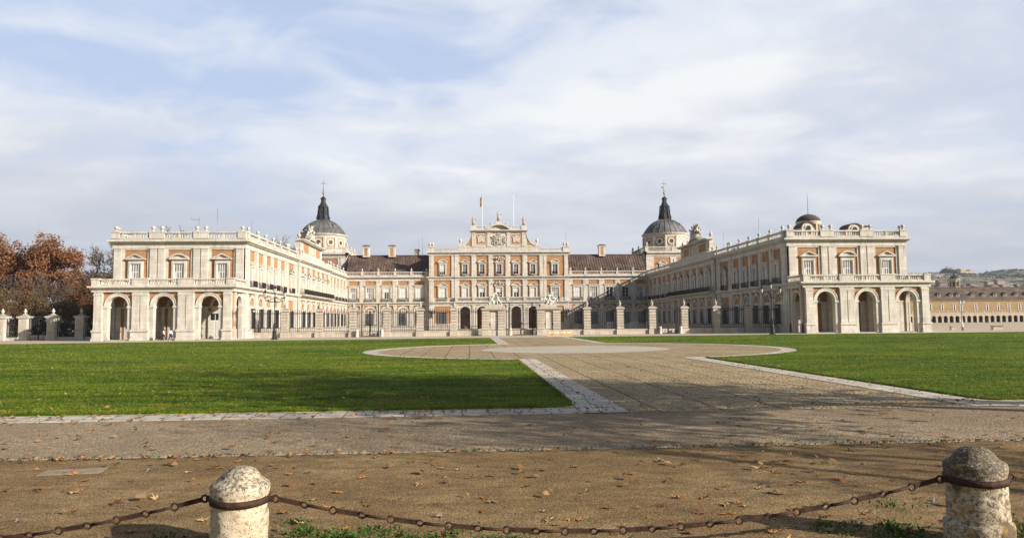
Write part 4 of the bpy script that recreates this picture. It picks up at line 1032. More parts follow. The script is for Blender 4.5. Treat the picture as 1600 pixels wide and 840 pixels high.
# roof features of the right pavilion
def roof_features():
    pv = PAV[1]; M = T(62.4, 130, 0); mb = MB()
    mb.lathe([(1.9, 15.4), (1.9, 19.6)], (0, 0, 0), 12, 'brick', False); mb.lathe([(2.0, 19.4), (2.15, 19.7), (2.3, 20.0), (2.1, 20.05)], (0, 0, 0), 24, 'stone', False)
    for k in range(6):
        mb.M = Matrix.Rotation(k*PI/3, 4, 'Z') @ Matrix.Translation((0, -1.86, 0)); mb.box(-.75, -.5, -.12, .1, 15.4, 19.4); mb.box(.5, .75, -.12, .1, 15.4, 19.4)
    mb.M = None
    mb.lathe([(2.22, 20.05), (1.95, 20.6), (1.4, 21.05), (.7, 21.35), (.15, 21.45)], (0, 0, 0), 20, 'old_tile', True); mb.tube([(0, 0, 21.4), (0, 0, 25.5)], [.05, .02], 5, 'iron')
    link('roof_lantern', mb.mesh('roof_lantern'), M, pv)
    for x, y in ((60.9, 127.0), (70.6, 129.0)):
        d = MB(); w = 1.15
        d.box(-w, w, 0, 3.0, 15.4, 18.6, 'stone'); A = [PI*i/12 for i in range(13)]
        d.prism([(w*math.cos(a), 18.6+w*.75*math.sin(a)) for a in A], 0, 3.0, 'stone')
        d.strip([((w+.02)*math.cos(a), 18.6+(w*.75+.02)*math.sin(a)) for a in A], [((w+.2)*math.cos(a), 18.6+(w*.75+.22)*math.sin(a)) for a in A], -.15, 3.1, 'old_tile')
        d.box(-.45, .45, -.06, 0, 17.4, 18.5, 'glass_dark'); d.ring(0, 18.5, 0, .45, -.06, 0, 'glass_dark'); d.ring(0, 18.5, .45, .7, -.14, 0.02)
        if x > 65: d.box(1.15, 3.2, .2, 3.0, 15.4, 18.9, 'stone'); d.box(1.1, 3.4, .1, 3.1, 18.9, 19.2, 'old_tile')
        link('dormer', d.mesh('dormer'), T(x, y, 0), pv)
roof_features()

# ------------------------------------------------------------------ statues and sculpture groups (stand on the palace and the gate piers)
def statue(name, label, M, seed, h=3.0):
    r2 = random.Random(seed); s_ = h/3.0; J = {}
    sw = r2.uniform(-.15, .15); k = r2.choice((-1, 1))
    J['hem'] = (0, 0, .25*s_, .42*s_); J['knee'] = (sw*.5*s_, -.05, .85*s_, .36*s_); J['hip'] = (sw*s_, 0, 1.4*s_, .33*s_); J['chest'] = (sw*.6*s_, 0, 2.05*s_, .36*s_)
    J['neck'] = (sw*.4*s_, -.03, 2.42*s_, .13*s_); J['head'] = (sw*.3*s_, -.06, 2.72*s_, .21*s_); J['top'] = (sw*.3*s_, -.04, 2.92*s_, .14*s_)
    J['sa'] = (.38*s_, 0, 2.25*s_, .14*s_); J['ea'] = (.58*s_, -.12, 1.8*s_, .12*s_); J['ha'] = (.36*s_+.2*k*s_, -.35, 1.65*s_+.25*(k+1)*s_, .1*s_)
    J['sb'] = (-.38*s_, 0, 2.25*s_, .14*s_); J['eb'] = (-.56*s_, -.1, 1.78*s_, .12*s_); J['hb'] = (-.42*s_, -.3, 1.35*s_, .1*s_)
    E = [('hem', 'knee'), ('knee', 'hip'), ('hip', 'chest'), ('chest', 'neck'), ('neck', 'head'), ('head', 'top'), ('chest', 'sa'), ('sa', 'ea'), ('ea', 'ha'), ('chest', 'sb'), ('sb', 'eb'), ('eb', 'hb')]
    root = empty(name, M); tag(root, label, 'statue', 'statues on top of the palace front')
    link('figure', skin_mesh('figure', J, E, 'statue_stone', 'hip', 1), M, root)
    mb = MB(); mb.box(-.5*s_, .5*s_, -.5*s_, .5*s_, 0, .16*s_, 'statue_stone')
    for i in range(9):
        a = i*2*PI/9+seed; mb.tube([(.40*s_*math.cos(a), .40*s_*math.sin(a), .12*s_), (.36*s_*math.cos(a+.2), .36*s_*math.sin(a+.2), .9*s_), (.25*s_*math.cos(a+.5), .25*s_*math.sin(a+.5), 1.6*s_)], [.10*s_, .08*s_, .04*s_], 5, 'statue_stone')
    link('drapery', mb.mesh('drapery'), M, root)
    return root
statue('statue', 'robed stone statue on the tall middle pedestal above the curved pediment', T(CX, 203.5, 30.35), 5, 3.1)
statue('statue', 'robed stone statue on the roof pedestal beside the flagpole with the red flag', T(CX-7.1, 203.5, 29.1), 8, 2.9)
statue('statue', 'robed stone statue on the roof pedestal beside the bare white flagpole', T(CX+7.1, 203.5, 29.1), 13, 2.9)

def wrestlers(M, label, pose):
    root = tag(empty('sculpture_group', M), label, 'sculpture', 'sculpture groups on the main gate piers')
    def fig(P, rad=1.0):
        R_ = {'pel': .19, 'ch': .25, 'nk': .1, 'hd': .15, 'tp': .1, 'k1': .14, 'f1': .1, 't1': .07, 'k2': .14, 'f2': .1, 't2': .07, 's1': .12, 'e1': .095, 'h1': .08, 's2': .12, 'e2': .095, 'h2': .08}
        J = {n: (*p, R_[n]*rad) for n, p in P.items()}
        E = [('pel', 'ch'), ('ch', 'nk'), ('nk', 'hd'), ('hd', 'tp'), ('pel', 'k1'), ('k1', 'f1'), ('f1', 't1'), ('pel', 'k2'), ('k2', 'f2'), ('f2', 't2'), ('ch', 's1'), ('s1', 'e1'), ('e1', 'h1'), ('ch', 's2'), ('s2', 'e2'), ('e2', 'h2')]
        link('figure', skin_mesh('figure', J, E, 'marble', 'pel', 1), M, root)
    if pose == 0:
        fig({'pel': (-.45, 0, 1.05), 'ch': (-.25, -.1, 1.6), 'nk': (-.12, -.12, 1.85), 'hd': (0, -.15, 1.98), 'tp': (.08, -.15, 2.1), 'k1': (-.85, -.15, .6), 'f1': (-1.05, 0, .12), 't1': (-1.2, -.2, .08), 'k2': (-.2, -.25, .55), 'f2': (-.35, -.1, .1), 't2': (-.2, -.3, .08), 's1': (-.5, -.2, 1.68), 'e1': (-.75, -.35, 1.3), 'h1': (-.5, -.45, 1.0), 's2': (0, -.1, 1.75), 'e2': (.35, -.25, 1.8), 'h2': (.65, -.1, 1.72)})
        fig({'pel': (.55, .05, 1.05), 'ch': (.35, .05, 1.6), 'nk': (.22, 0, 1.85), 'hd': (.15, -.02, 2.02), 'tp': (.12, 0, 2.14), 'k1': (.9, -.1, .6), 'f1': (1.15, .05, .12), 't1': (1.32, -.15, .08), 'k2': (.35, -.2, .55), 'f2': (.55, 0, .1), 't2': (.4, -.25, .08), 's1': (.65, .0, 1.72), 'e1': (.95, -.2, 1.65), 'h1': (.8, -.35, 1.95), 's2': (.1, .05, 1.68), 'e2': (-.2, -.2, 1.5), 'h2': (-.4, -.3, 1.7)})
    else:
        fig({'pel': (.1, 0, .95), 'ch': (.0, -.1, 1.5), 'nk': (-.08, -.15, 1.78), 'hd': (-.12, -.2, 1.94), 'tp': (-.12, -.2, 2.06), 'k1': (-.35, -.3, .65), 'f1': (-.45, -.1, .12), 't1': (-.6, -.3, .08), 'k2': (.6, -.15, .6), 'f2': (.85, .1, .12), 't2': (1.0, -.1, .08), 's1': (-.3, -.1, 1.6), 'e1': (-.75, -.2, 1.45), 'h1': (-1.15, -.2, 1.35), 's2': (.3, -.1, 1.6), 'e2': (.7, -.2, 1.3), 'h2': (1.1, -.2, 1.4)})
        fig({'pel': (-.3, .15, .75), 'ch': (-.65, .05, 1.1), 'nk': (-.85, 0, 1.3), 'hd': (-1.0, -.05, 1.45), 'tp': (-1.05, -.05, 1.58), 'k1': (-.1, -.25, .4), 'f1': (-.55, -.3, .12), 't1': (-.7, -.4, .08), 'k2': (.25, .1, .45), 'f2': (.35, .2, .1), 't2': (.5, .1, .08), 's1': (-.7, -.15, 1.2), 'e1': (-.9, -.3, .8), 'h1': (-.8, -.35, .45), 's2': (-.5, .1, 1.2), 'e2': (-.1, -.1, 1.35), 'h2': (.3, -.2, 1.25)})
        fig({'pel': (.75, .2, .7), 'ch': (1.0, .1, 1.0), 'nk': (1.15, .05, 1.2), 'hd': (1.25, 0, 1.35), 'tp': (1.28, 0, 1.47), 'k1': (1.1, -.1, .4), 'f1': (1.25, 0, .1), 't1': (1.35, -.15, .08), 'k2': (.6, -.2, .4), 'f2': (.45, -.1, .1), 't2': (.4, -.3, .08), 's1': (1.2, .1, 1.1), 'e1': (1.35, -.1, .8), 'h1': (1.3, -.25, .5), 's2': (.85, -.05, 1.1), 'e2': (.55, -.25, 1.15), 'h2': (.3, -.3, 1.05)})
    mb = MB(); r2 = random.Random(pose+2)
    mb.box(-1.3, 1.3, -.6, .6, 0, .14, 'marble')
    for i in range(9): mb.ball((r2.uniform(-.9, .9), r2.uniform(-.1, .3), r2.uniform(.15, .6)), r2.uniform(.2, .34), 'marble', 7, 5, (1, .8, 1.2))
    link('rock_base', mb.mesh('rock_base'), M, root)
wrestlers(T(3.93, 117.2, 4.78), 'pale marble group of two wrestling figures on the gate pier left of the gate', 0)
wrestlers(T(12.75, 117.2, 4.78), 'pale marble group of three tangled figures on the gate pier behind the yellow barrier', 1)
for s in (-1, 1):   # reclining figures and trophy on the wing attics
    Mw = wing_M(s) @ T((1 if s < 0 else -1)*49.9, .9, 21.3)
    root = tag(empty('sculpture_group', Mw), ('carved stone trophy with reclining figures over the sunlit wing attic', 'spiky carved stone trophy over the shaded wing attic')[s > 0], 'sculpture', 'carved groups on the wing attics')
    Mw = Mw @ Matrix.Scale(1.25, 4)
    mb = MB(); r2 = random.Random(20+s)
    mb.box(-1.6, 1.6, -.5, .5, -.6, .45, 'statue_stone'); mb.lathe([(.5, .4), (.62, .7), (.5, 1.3), (.25, 1.5), (.3, 1.75), (.1, 2.0)], (0, 0, 0), 9, 'statue_stone')
    for i in range(34):
        a, e = r2.uniform(0, 2*PI), r2.uniform(-.1, 1.45); L_ = r2.uniform(.8, 1.75); d_ = (math.cos(a)*math.cos(e), math.sin(a)*math.cos(e)*.8, math.sin(e))
        mb.tube([(d_[0]*.35, d_[1]*.35, .8+d_[2]*.4), (d_[0]*L_*.7+r2.gauss(0, .1), d_[1]*L_*.7, .8+d_[2]*L_*.75), (d_[0]*L_, d_[1]*L_, .8+d_[2]*L_)], [.17, .13, .05], 5, 'statue_stone')
    for i in range(10): mb.ball((r2.gauss(0, .6), r2.gauss(0, .5), r2.uniform(.5, 1.5)), r2.uniform(.16, .3), 'statue_stone', 7, 5)
    link('trophy', mb.mesh('trophy'), Mw, root)
    for q in (-1, 1):
        J = {'hip': (q*1.5, 0, .55, .34), 'ch': (q*1.1, -.05, 1.1, .34), 'nk': (q*1.0, -.05, 1.4, .13), 'hd': (q*.95, -.1, 1.65, .2), 'kn': (q*2.3, -.1, .55, .24), 'ft': (q*3.0, 0, -.1, .14), 'el': (q*1.6, -.3, 1.0, .13), 'hn': (q*1.9, -.3, .7, .1)}
        link('figure', skin_mesh('figure', J, [('hip', 'ch'), ('ch', 'nk'), ('nk', 'hd'), ('hip', 'kn'), ('kn', 'ft'), ('ch', 'el'), ('el', 'hn')], 'statue_stone', 'hip', 1), Mw, root)

# ------------------------------------------------------------------ flagpoles and masts on the roofs
def flagpole(x, y, z0, z1, label, flag):
    M = T(x, y, z0); r_ = tag(empty('flagpole', M), label, 'flagpole', 'flagpoles above the palace front'); h = z1-z0
    mb = MB(); mb.tube([(0, 0, 0), (0, 0, h)], [.15, .06], 8, 'white_paint'); mb.ball((0, 0, h+.08), .12, 'gilt', 8, 6); mb.lathe([(.3, 0), (.3, .2), (.15, .3)], (0, 0, 0), 8, 'metal_grey')
    link('pole', mb.mesh('pole'), M, r_)
    if flag:
        f = MB(); n = 10; top = h-.3
        cols = []
        for i in range(n+1):   # limp flag hanging in folds
            t = i/n; x_ = .06+.5*t; yy = .22*math.sin(t*9)
            cols.append((x_, yy, top-.9*t, top-2.7-.75*t))
        for i in range(n):
            a, b = cols[i], cols[i+1]
            for k, key in ((0, 'flag_red'), (1, 'flag_yellow'), (2, 'flag_red')):
                f0, f1 = (0, .25, .75, 1)[k], (0, .25, .75, 1)[k+1]
                za, zb = lambda q, c=a: c[2]+(c[3]-c[2])*q, lambda q, c=b: c[2]+(c[3]-c[2])*q
                f.add([(-a[0], a[1], za(f0)), (-b[0], b[1], zb(f0)), (-b[0], b[1], zb(f1)), (-a[0], a[1], za(f1)), (-a[0], a[1]+.02, za(f0)), (-b[0], b[1]+.02, zb(f0)), (-b[0], b[1]+.02, zb(f1)), (-a[0], a[1]+.02, za(f1))], [(0, 1, 2, 3), (7, 6, 5, 4)], key)
        link('flag', f.mesh('flag'), M, r_)
flagpole(3.62, 209.5, 21.6, 39.0, 'white flagpole with a limp red and yellow flag above the palace front', True)
flagpole(12.73, 209.5, 21.6, 39.3, 'bare white flagpole without a flag above the palace front', False)
def mast(x, y, z0, z1, label, arm=False):
    mb = MB(); h = z1-z0; mb.tube([(0, 0, 0), (0, 0, h)], [.07, .03], 6, 'metal_grey'); mb.lathe([(.2, 0), (.2, .1), (.08, .16)], (0, 0, 0), 6, 'metal_grey'); mb.ball((0, 0, h), .07, 'metal_grey', 6, 5)
    if arm:
        mb.tube([(-1.1, 0, h-.35), (.4, 0, h-.35)], .03, 5, 'metal_grey'); mb.tube([(-1.1, 0, h-.35), (-1.35, 0, h-.1)], .05, 5, 'metal_grey')
        for e in (-.9, -.6, -.3, .2): mb.tube([(e, -.35, h-.35), (e, .35, h-.35)], .02, 4, 'metal_grey')
    o = link('roof_mast', mb.mesh('roof_mast'), T(x, y, z0)); tag(o, label, 'mast', 'thin masts on the palace roofs')
mast(-47.77, 140, 15.5, 24.1, 'tallest thin dark mast above the left end pavilion roof')
mast(-47.5, 130, 15.5, 20.95, 'short aerial mast with a crossarm above the left end pavilion roof', True)
mast(-41.3, 140, 15.5, 21.64, 'short plain mast nearest the inner corner of the left pavilion roof')
mast(-13.76, 212, 21.4, 27.05, 'taller of two thin masts beside the small chimney, left of the palace front')
mast(-15.05, 213.5, 21.4, 26.5, 'shorter of two thin masts beside the small chimney, left of the palace front')
mast(28.2, 212, 21.4, 28.2, 'thin mast at the left end of the roof with a single chimney')
mast(61.18, 150, 15.5, 23.4, 'tall thin mast over the shaded wing roof near the round roof lantern')
mast(57.05, 160, 15.5, 21.9, 'thin mast over the shaded wing roof right of the attic')

# ------------------------------------------------------------------ forecourt fence, gates and guard stones
FY = 117.5
def pillar_mesh(mb):
    mb.box(-.66, .66, -.66, .66, 0, .84, 'granite'); mb.box(-.44, .44, -.44, .44, .84, 4.1, 'granite')
    z = .92
    while z < 4.0: mb.box(-.55, .55, -.55, .55, z, min(z+.33, 4.06), 'granite'); z += .45
    mb.box(-.68, .68, -.68, .68, 4.1, 4.26, 'granite'); mb.lathe([(.95, 4.26), (.92, 4.34), (.2, 4.62)], (0, 0, 0), 4, 'granite', False, PI/4)
def pillar_urn(mb): mb.lathe([(.18, 0), (.14, .1), (.24, .28), (.28, .45), (.2, .6), (.13, .68), (.1, .75), (.13, .82), (.04, .95)], (0, 0, 0), 10, 'statue_stone')
def pillar(par, x, y):
    p = put(proto('pillar', pillar_mesh), T(x, y, 0), par, 0, 0, 0); put(proto('urn_finial|p', pillar_urn), T(x, y, 0), p, 0, 0, 4.58, 'urn_finial')
def railing(par, x0, x1, y, z0, ztop, name='railing', low=True, tall_ends=False):
    mb = MB(); n = max(2, int((x1-x0)/.29)); w = x1-x0
    for i in range(n):
        x = -w/2+w*(i+.5)/n; e = .12*(i % 2)
        mb.box(x-.038, x+.038, -.038, .038, z0, ztop+.32+e, 'rail_iron'); mb.lathe([(.05, 0), (.03, .07), (.004, .18)], (x, 0, ztop+.32+e), 4, 'rail_iron', False)
        if low: x2 = x+w/n/2; mb.box(x2-.014, x2+.014, -.014, .014, z0, z0+.75, 'rail_iron')
    for z in (z0+.12, z0+.68, ztop-.18, ztop): mb.box(-w/2, w/2, -.04, .04, z-.035, z+.035, 'rail_iron')
    link(name, mb.mesh(name), T((x0+x1)/2, y, 0), par)
def plinth(par, x0, x1, y, h=.86, mat='granite'):
    mb = MB(); w = (x1-x0)/2; mb.box(-w, w, -.3, .3, 0, h-.12, mat); mb.box(-w, w, -.36, .36, h-.12, h, mat); link('plinth', mb.mesh('plinth'), T((x0+x1)/2, y, 0), par)
def gate_leaf(par, x0, x1, y, name='gate', ztop=4.0, post=True):
    mb = MB(); w = x1-x0; n = int(w/.26)
    mb.box(-w/2, w/2, -.035, .035, .12, .2, 'rail_iron'); mb.box(-w/2, w/2, -.02, .02, .2, .82, 'granite'); mb.box(-w/2, w/2, -.035, .035, .82, .9, 'rail_iron')
    for i in range(int(w/.5)): mb.ring(-w/2+w*(i+.5)/int(w/.5), .5, .08, .13, -.04, .04, 'rail_iron', 0, 2*PI, 8)
    for i in range(n+1): x = -w/2+w*i/n; mb.box(x-.03, x+.03, -.03, .03, .9, ztop+.3, 'rail_iron'); mb.lathe([(.05, 0), (.03, .08), (.004, .22)], (x, 0, ztop+.3), 4, 'rail_iron', False)
    for z in (1.85, ztop): mb.box(-w/2, w/2, -.03, .03, z-.03, z+.03, 'rail_iron')
    mb.box(-.09, .09, -.06, .06, .12, ztop+.1, 'rail_iron'); mb.box(-.28, .28, -.09, -.03, 1.75, 2.05, 'iron')
    if post:
        for q in (-1, 1): mb.box(q*w/2-.09, q*w/2+.09, -.09, .09, 0, ztop+1.05, 'iron'); mb.ball((q*w/2, 0, ztop+1.15), .12, 'iron', 6, 5)
    link(name, mb.mesh(name), T((x0+x1)/2, y, 0), par)
OFF = [10.75, 16.15, 21.45, 26.75, 32.05, 37.4, 42.85]
def court_fence(s):
    f = tag(empty('courtyard_fence', T(CX+s*26.7, FY, 0)), ('forecourt fence of stone pillars and iron railings in front of the sunlit wing', 'forecourt fence of stone pillars and iron railings in front of the shaded wing')[s > 0], 'fence', 'fences closing the palace forecourt')
    for d in OFF: pillar(f, CX+s*d, FY)
    prev = 6.75
    for i, d in enumerate(OFF):
        a, b = sorted((CX+s*(prev+(.6 if i else .1)), CX+s*(d-.6)))
        if i == 3: gate_leaf(f, a+.75, b-.75, FY); railing(f, a, a+.6, FY, .2, 3.92, 'railing', False); railing(f, b-.6, b, FY, .2, 3.92, 'railing', False)
        else: plinth(f, a, b, FY); railing(f, a, b, FY, .86, 3.92)
        prev = d
    return f
FEN = {s: court_fence(s) for s in (-1, 1)}
GT = tag(empty('main_gateway', T(CX, FY, 0)), 'wide iron gate between two broad rusticated stone piers on the palace axis', 'gateway')
def pier_mesh(mb):
    for q in (-1, 1):
        a, b = sorted((q*.75, q*1.8)); mb.box(a, b, -1.0, 1.0, .9, 4.05, 'granite'); mb.box(a-.12, b+.12, -1.15, 1.15, 0, .9, 'granite')
        z = 1.0
        while z < 3.95: mb.box(a-.08, b+.08, -1.09, 1.09, z, z+.31, 'granite'); z += .43
    mb.box(-.75, .75, -.75, .75, 0, 4.05, 'granite'); mb.box(-.5, .5, -.82, .82, 1.0, 3.7, 'stone'); mb.box(-.9, .9, -.95, .95, 0, .85, 'granite')
    for q in (-1, 1): mb.box(q*.62-.05, q*.62+.05, -.86, -.74, 1.5, 2.0, 'iron')
    mb.box(-1.95, 1.95, -1.2, 1.2, 4.05, 4.2, 'granite'); mb.box(-2.05, 2.05, -1.3, 1.3, 4.2, 4.36, 'granite'); mb.box(-1.35, 1.35, -.8, .8, 4.36, 4.78, 'granite')
for s in (-1, 1): put(proto('gate_pier', pier_mesh), T(CX+s*4.42, FY-.3, 0), GT, 0, 0, 0)
railing(GT, CX-2.55, CX-1.85, FY, .15, 3.92, 'railing', False); railing(GT, CX+1.85, CX+2.55, FY, .15, 3.92, 'railing', False)
gate_leaf(GT, CX-1.85, CX+1.85, FY)
def guard(mb): mb.lathe([(.3, 0), (.3, .12), (.24, .16), (.22, .9), (.26, .95), (.26, 1.0), (.2, 1.15), (.08, 1.24)], (0, 0, 0), 12, 'stone')
for x, lb in ((CX-1.75, 'short white guard stone at the left post of the main gate'), (CX+2.35, 'short white guard stone at the right post of the main gate'), (-17.85, 'short pale guard stone at the left post of the side gate by the sunlit wing'), (-13.95, 'short pale guard stone at the right post of the side gate by the sunlit wing'), (30.7, 'short pale guard stone at the left post of the side gate by the shaded wing'), (34.05, 'short pale guard stone at the right post of the side gate by the shaded wing')):
    o = link('guard_stone', proto('guard_stone', guard), T(x, FY-1.0, 0)); tag(o, lb, 'bollard', 'guard stones beside the gates')
# garden fence beyond the left pavilion
GF = tag(empty('garden_fence', T(-70, 118, 0)), 'garden fence of tall pale pillars with urns and dark railings before the autumn trees', 'fence')
def gpillar(mb):
    mb.box(-.72, .72, -.72, .72, 0, .55); mb.box(-.62, .62, -.62, .62, .55, 3.45); mb.box(-.5, .5, -.64, -.6, .9, 3.2, 'granite')
    mb.box(-.78, .78, -.78, .78, 3.45, 3.6); mb.box(-.86, .86, -.86, .86, 3.6, 3.75); mb.lathe([(.9, 3.75), (.25, 4.05)], (0, 0, 0), 4, 'stone', False, PI/4)
gx = [-60.83, -65.09, -69.33, -72.71, -77.0, -81.3, -85.6]
for x in gx:
    p = put(proto('pillar|g', gpillar), T(x, 118, 0), GF, 0, 0, 0, 'pillar'); put(urn_mesh(.98), T(x, 118, 0), p, 0, 0, 4.0, 'urn_finial')
e = -53.9
for i, x in enumerate(gx):
    if i == 2: gate_leaf(GF, x+.65, e-.65, 118, 'gate', 3.3, False)
    else: plinth(GF, x+.6, e-.6 if i else e, 118, .5, 'stone'); railing(GF, x+.6, e-.6 if i else e, 118, .5, 3.0)
    e = x

# ------------------------------------------------------------------ street lamps
def ornate_lamp(M, label):
    r_ = tag(empty('street_lamp', M), label, 'street lamp', 'three armed iron street lamps')
    mb = MB()
    mb.lathe([(.46, 0), (.46, .16), (.33, .22), (.27, 1.0), (.32, 1.08), (.24, 1.16), (.17, 1.35), (.2, 2.0), (.13, 2.1)], (0, 0, 0), 8, 'iron', False)
    mb.lathe([(.14, 2.1), (.16, 2.3), (.08, 2.4), (.06, 5.2), (.16, 5.3), (.11, 5.5), (.15, 5.75), (.08, 6.0), (.06, 6.45)], (0, 0, 0), 10, 'iron')
    link('post', mb.mesh('post'), M, r_)
    for q in (-1, 1):
        a = MB(); pts = [(0, 0, 5.45), (q*.35, 0, 5.25), (q*.7, 0, 5.3), (q*1.05, 0, 5.5), (q*1.3, 0, 5.45), (q*1.36, 0, 5.65), (q*1.36, 0, 5.85)]
        a.tube(pts, .045, 6, 'iron')
        for c, rr in ((.45, .2), (.95, .16)): a.ring(q*c, 5.5, rr-.03, rr, -.02, .02, 'iron', 0, 2*PI, 14)
        a.tube([(0, 0, 5.9), (q*.5, 0, 5.75), (q*.9, 0, 5.55)], .025, 5, 'iron')
        link('bracket', a.mesh('bracket'), M, r_)
    for x, z in ((-1.36, 5.85), (1.36, 5.85), (0, 6.45)):
        g = MB(); g.lathe([(.13, .12), (.26, .72)], (x, 0, z), 6, 'lamp_glass', False)
        g.lathe([(.09, 0), (.17, .06), (.17, .12)], (x, 0, z), 6, 'iron', False); g.lathe([(.29, .72), (.31, .78), (.18, .95), (.12, 1.0), (.13, 1.08), (.03, 1.22)], (x, 0, z), 6, 'iron', False)
        for k in range(6): t = k*PI/3; g.tube([(x+.14*math.cos(t), .14*math.sin(t), z+.12), (x+.275*math.cos(t), .275*math.sin(t), z+.73)], .016, 4, 'iron')
        link('lantern', g.mesh('lantern'), M, r_)
ornate_lamp(T(-27.6, 104.9, 0), 'black three-lantern street lamp in front of the sunlit wing')
ornate_lamp(T(43.7, 103.4, 0), 'black three-lantern street lamp in front of the shaded wing')
M = T(82.5, 118, 0); sl = tag(empty('street_lamp', M), 'slim grey street lamp alone on the open plaza beside the right pavilion', 'street lamp')
mb = MB(); mb.lathe([(.16, 0), (.16, .8), (.09, .9), (.07, 4.3), (.1, 4.35)], (0, 0, 0), 10, 'metal_grey'); link('post', mb.mesh('post'), M, sl)
for q in (-1, 1):
    mb = MB(); mb.tube([(0, 0, 4.3), (q*.2, 0, 4.35), (q*.28, 0, 4.5)], .035, 5, 'metal_grey'); mb.lathe([(.08, 4.45), (.2, 4.6), (.2, 4.9), (.12, 5.0)], (q*.28, 0, 0), 8, 'lamp_glass'); mb.lathe([(.26, 4.9), (.2, 5.02), (.05, 5.1)], (q*.28, 0, 0), 8, 'metal_grey'); link('lantern', mb.mesh('lantern'), M, sl)

# ------------------------------------------------------------------ small things on the plaza
def barrier():
    M = T(12.4, 100.4, 0, math.radians(4)); r_ = tag(empty('crowd_barrier', M), 'pale yellow slatted crowd barrier standing on the paved axis before the gate', 'barrier')
    f = MB()
    for x in (-1.75, -.9, 0, .9, 1.75): f.box(x-.05, x+.05, -.045, .045, .0 if abs(x) > 1 else .12, 1.0, 'wood_yellow')
    for z in (.14, .94): f.box(-1.75, 1.75, -.04, .04, z-.045, z+.045, 'wood_yellow')
    for x in (-1.6, 1.6): f.box(x-.05, x+.05, -.4, .4, 0, .07, 'wood_yellow')
    link('frame', f.mesh('frame'), M, r_)
    for x0, x1 in ((-1.7, -.95), (-.85, -.05), (.05, .85), (.95, 1.7)):
        g = MB(); n = 7
        for i in range(n): x = x0+(x1-x0)*(i+.5)/n; g.box(x-.025, x+.025, -.02, .02, .18, .9, 'wood_yellow')
        g.box(x0+.05, x1-.05, -.03, .025, .55, .78, 'shutter_paint')
        link('slat_panel', g.mesh('slat_panel'), M, r_)
barrier()
for x, y, w, lb in ((85.2, 124.5, .9, 'small stone block bench left of the plaza beside the slim street lamp'), (91.5, 122.0, 1.9, 'long low stone bench with a dark seat on the open plaza')):
    M = T(x, y, 0); r_ = tag(empty('stone_bench', M), lb, 'bench')
    mb = MB(); mb.box(-w/2, w/2, -.35, .35, .0, .12, 'casa_stone'); mb.box(-w/2+.1, w/2-.1, -.28, .28, .12, .55, 'casa_stone'); link('base', mb.mesh('base'), M, r_)
    mb = MB(); mb.box(-w/2-.02, w/2+.02, -.38, .38, .55, .68, 'bark' if w > 1 else 'casa_stone'); link('seat', mb.mesh('seat'), M, r_)
for x, lb in ((37.8, 'white cloth covered stand nearest the main gate, behind the right railings'), (44.2, 'narrower white cloth covered stand, middle of three behind the railings'), (49.2, 'wide white cloth covered stand nearest the shaded wing, behind the railings')):
    w = {37.8: 1.6, 44.2: 2.0, 49.2: 3.4}[x]*.8; x = x*.86
    M = T(x, 168, 0); r_ = tag(empty('covered_stand', M), lb, 'stand', 'white cloth covered stands in the forecourt')
    mb = MB(); r2 = random.Random(int(x*10)); n = 18
    for fy in (-.6, .6):
        pts = [(-w/2+w*i/n, fy+.05*math.sin(i*1.9+r2.random()*.6), 0) for i in range(n+1)]
        vs = [(px, py*1.04, .05) for px, py, _ in pts]+[(px, fy*.98, 1.9) for px, py, _ in pts]
        mb.add(vs, [(i, i+1, n+2+i, n+1+i) for i in range(n)], 'cloth_white', True)
    mb.box(-w/2, w/2, -.6, .6, 1.9, 1.94, 'cloth_white')
    for q in (-1, 1): mb.box(q*w/2-.02, q*w/2+.02, -.6, .6, .05, 1.9, 'cloth_white')
    link('cloth', mb.mesh('cloth'), M, r_)
    mb = MB()
    for q in (-1, 1):
        for e in (-.5, .5): mb.box(q*(w/2-.12)-.04, q*(w/2-.12)+.04, e-.04, e+.04, 0, 1.9, 'metal_grey')
    link('frame', mb.mesh('frame'), M, r_)

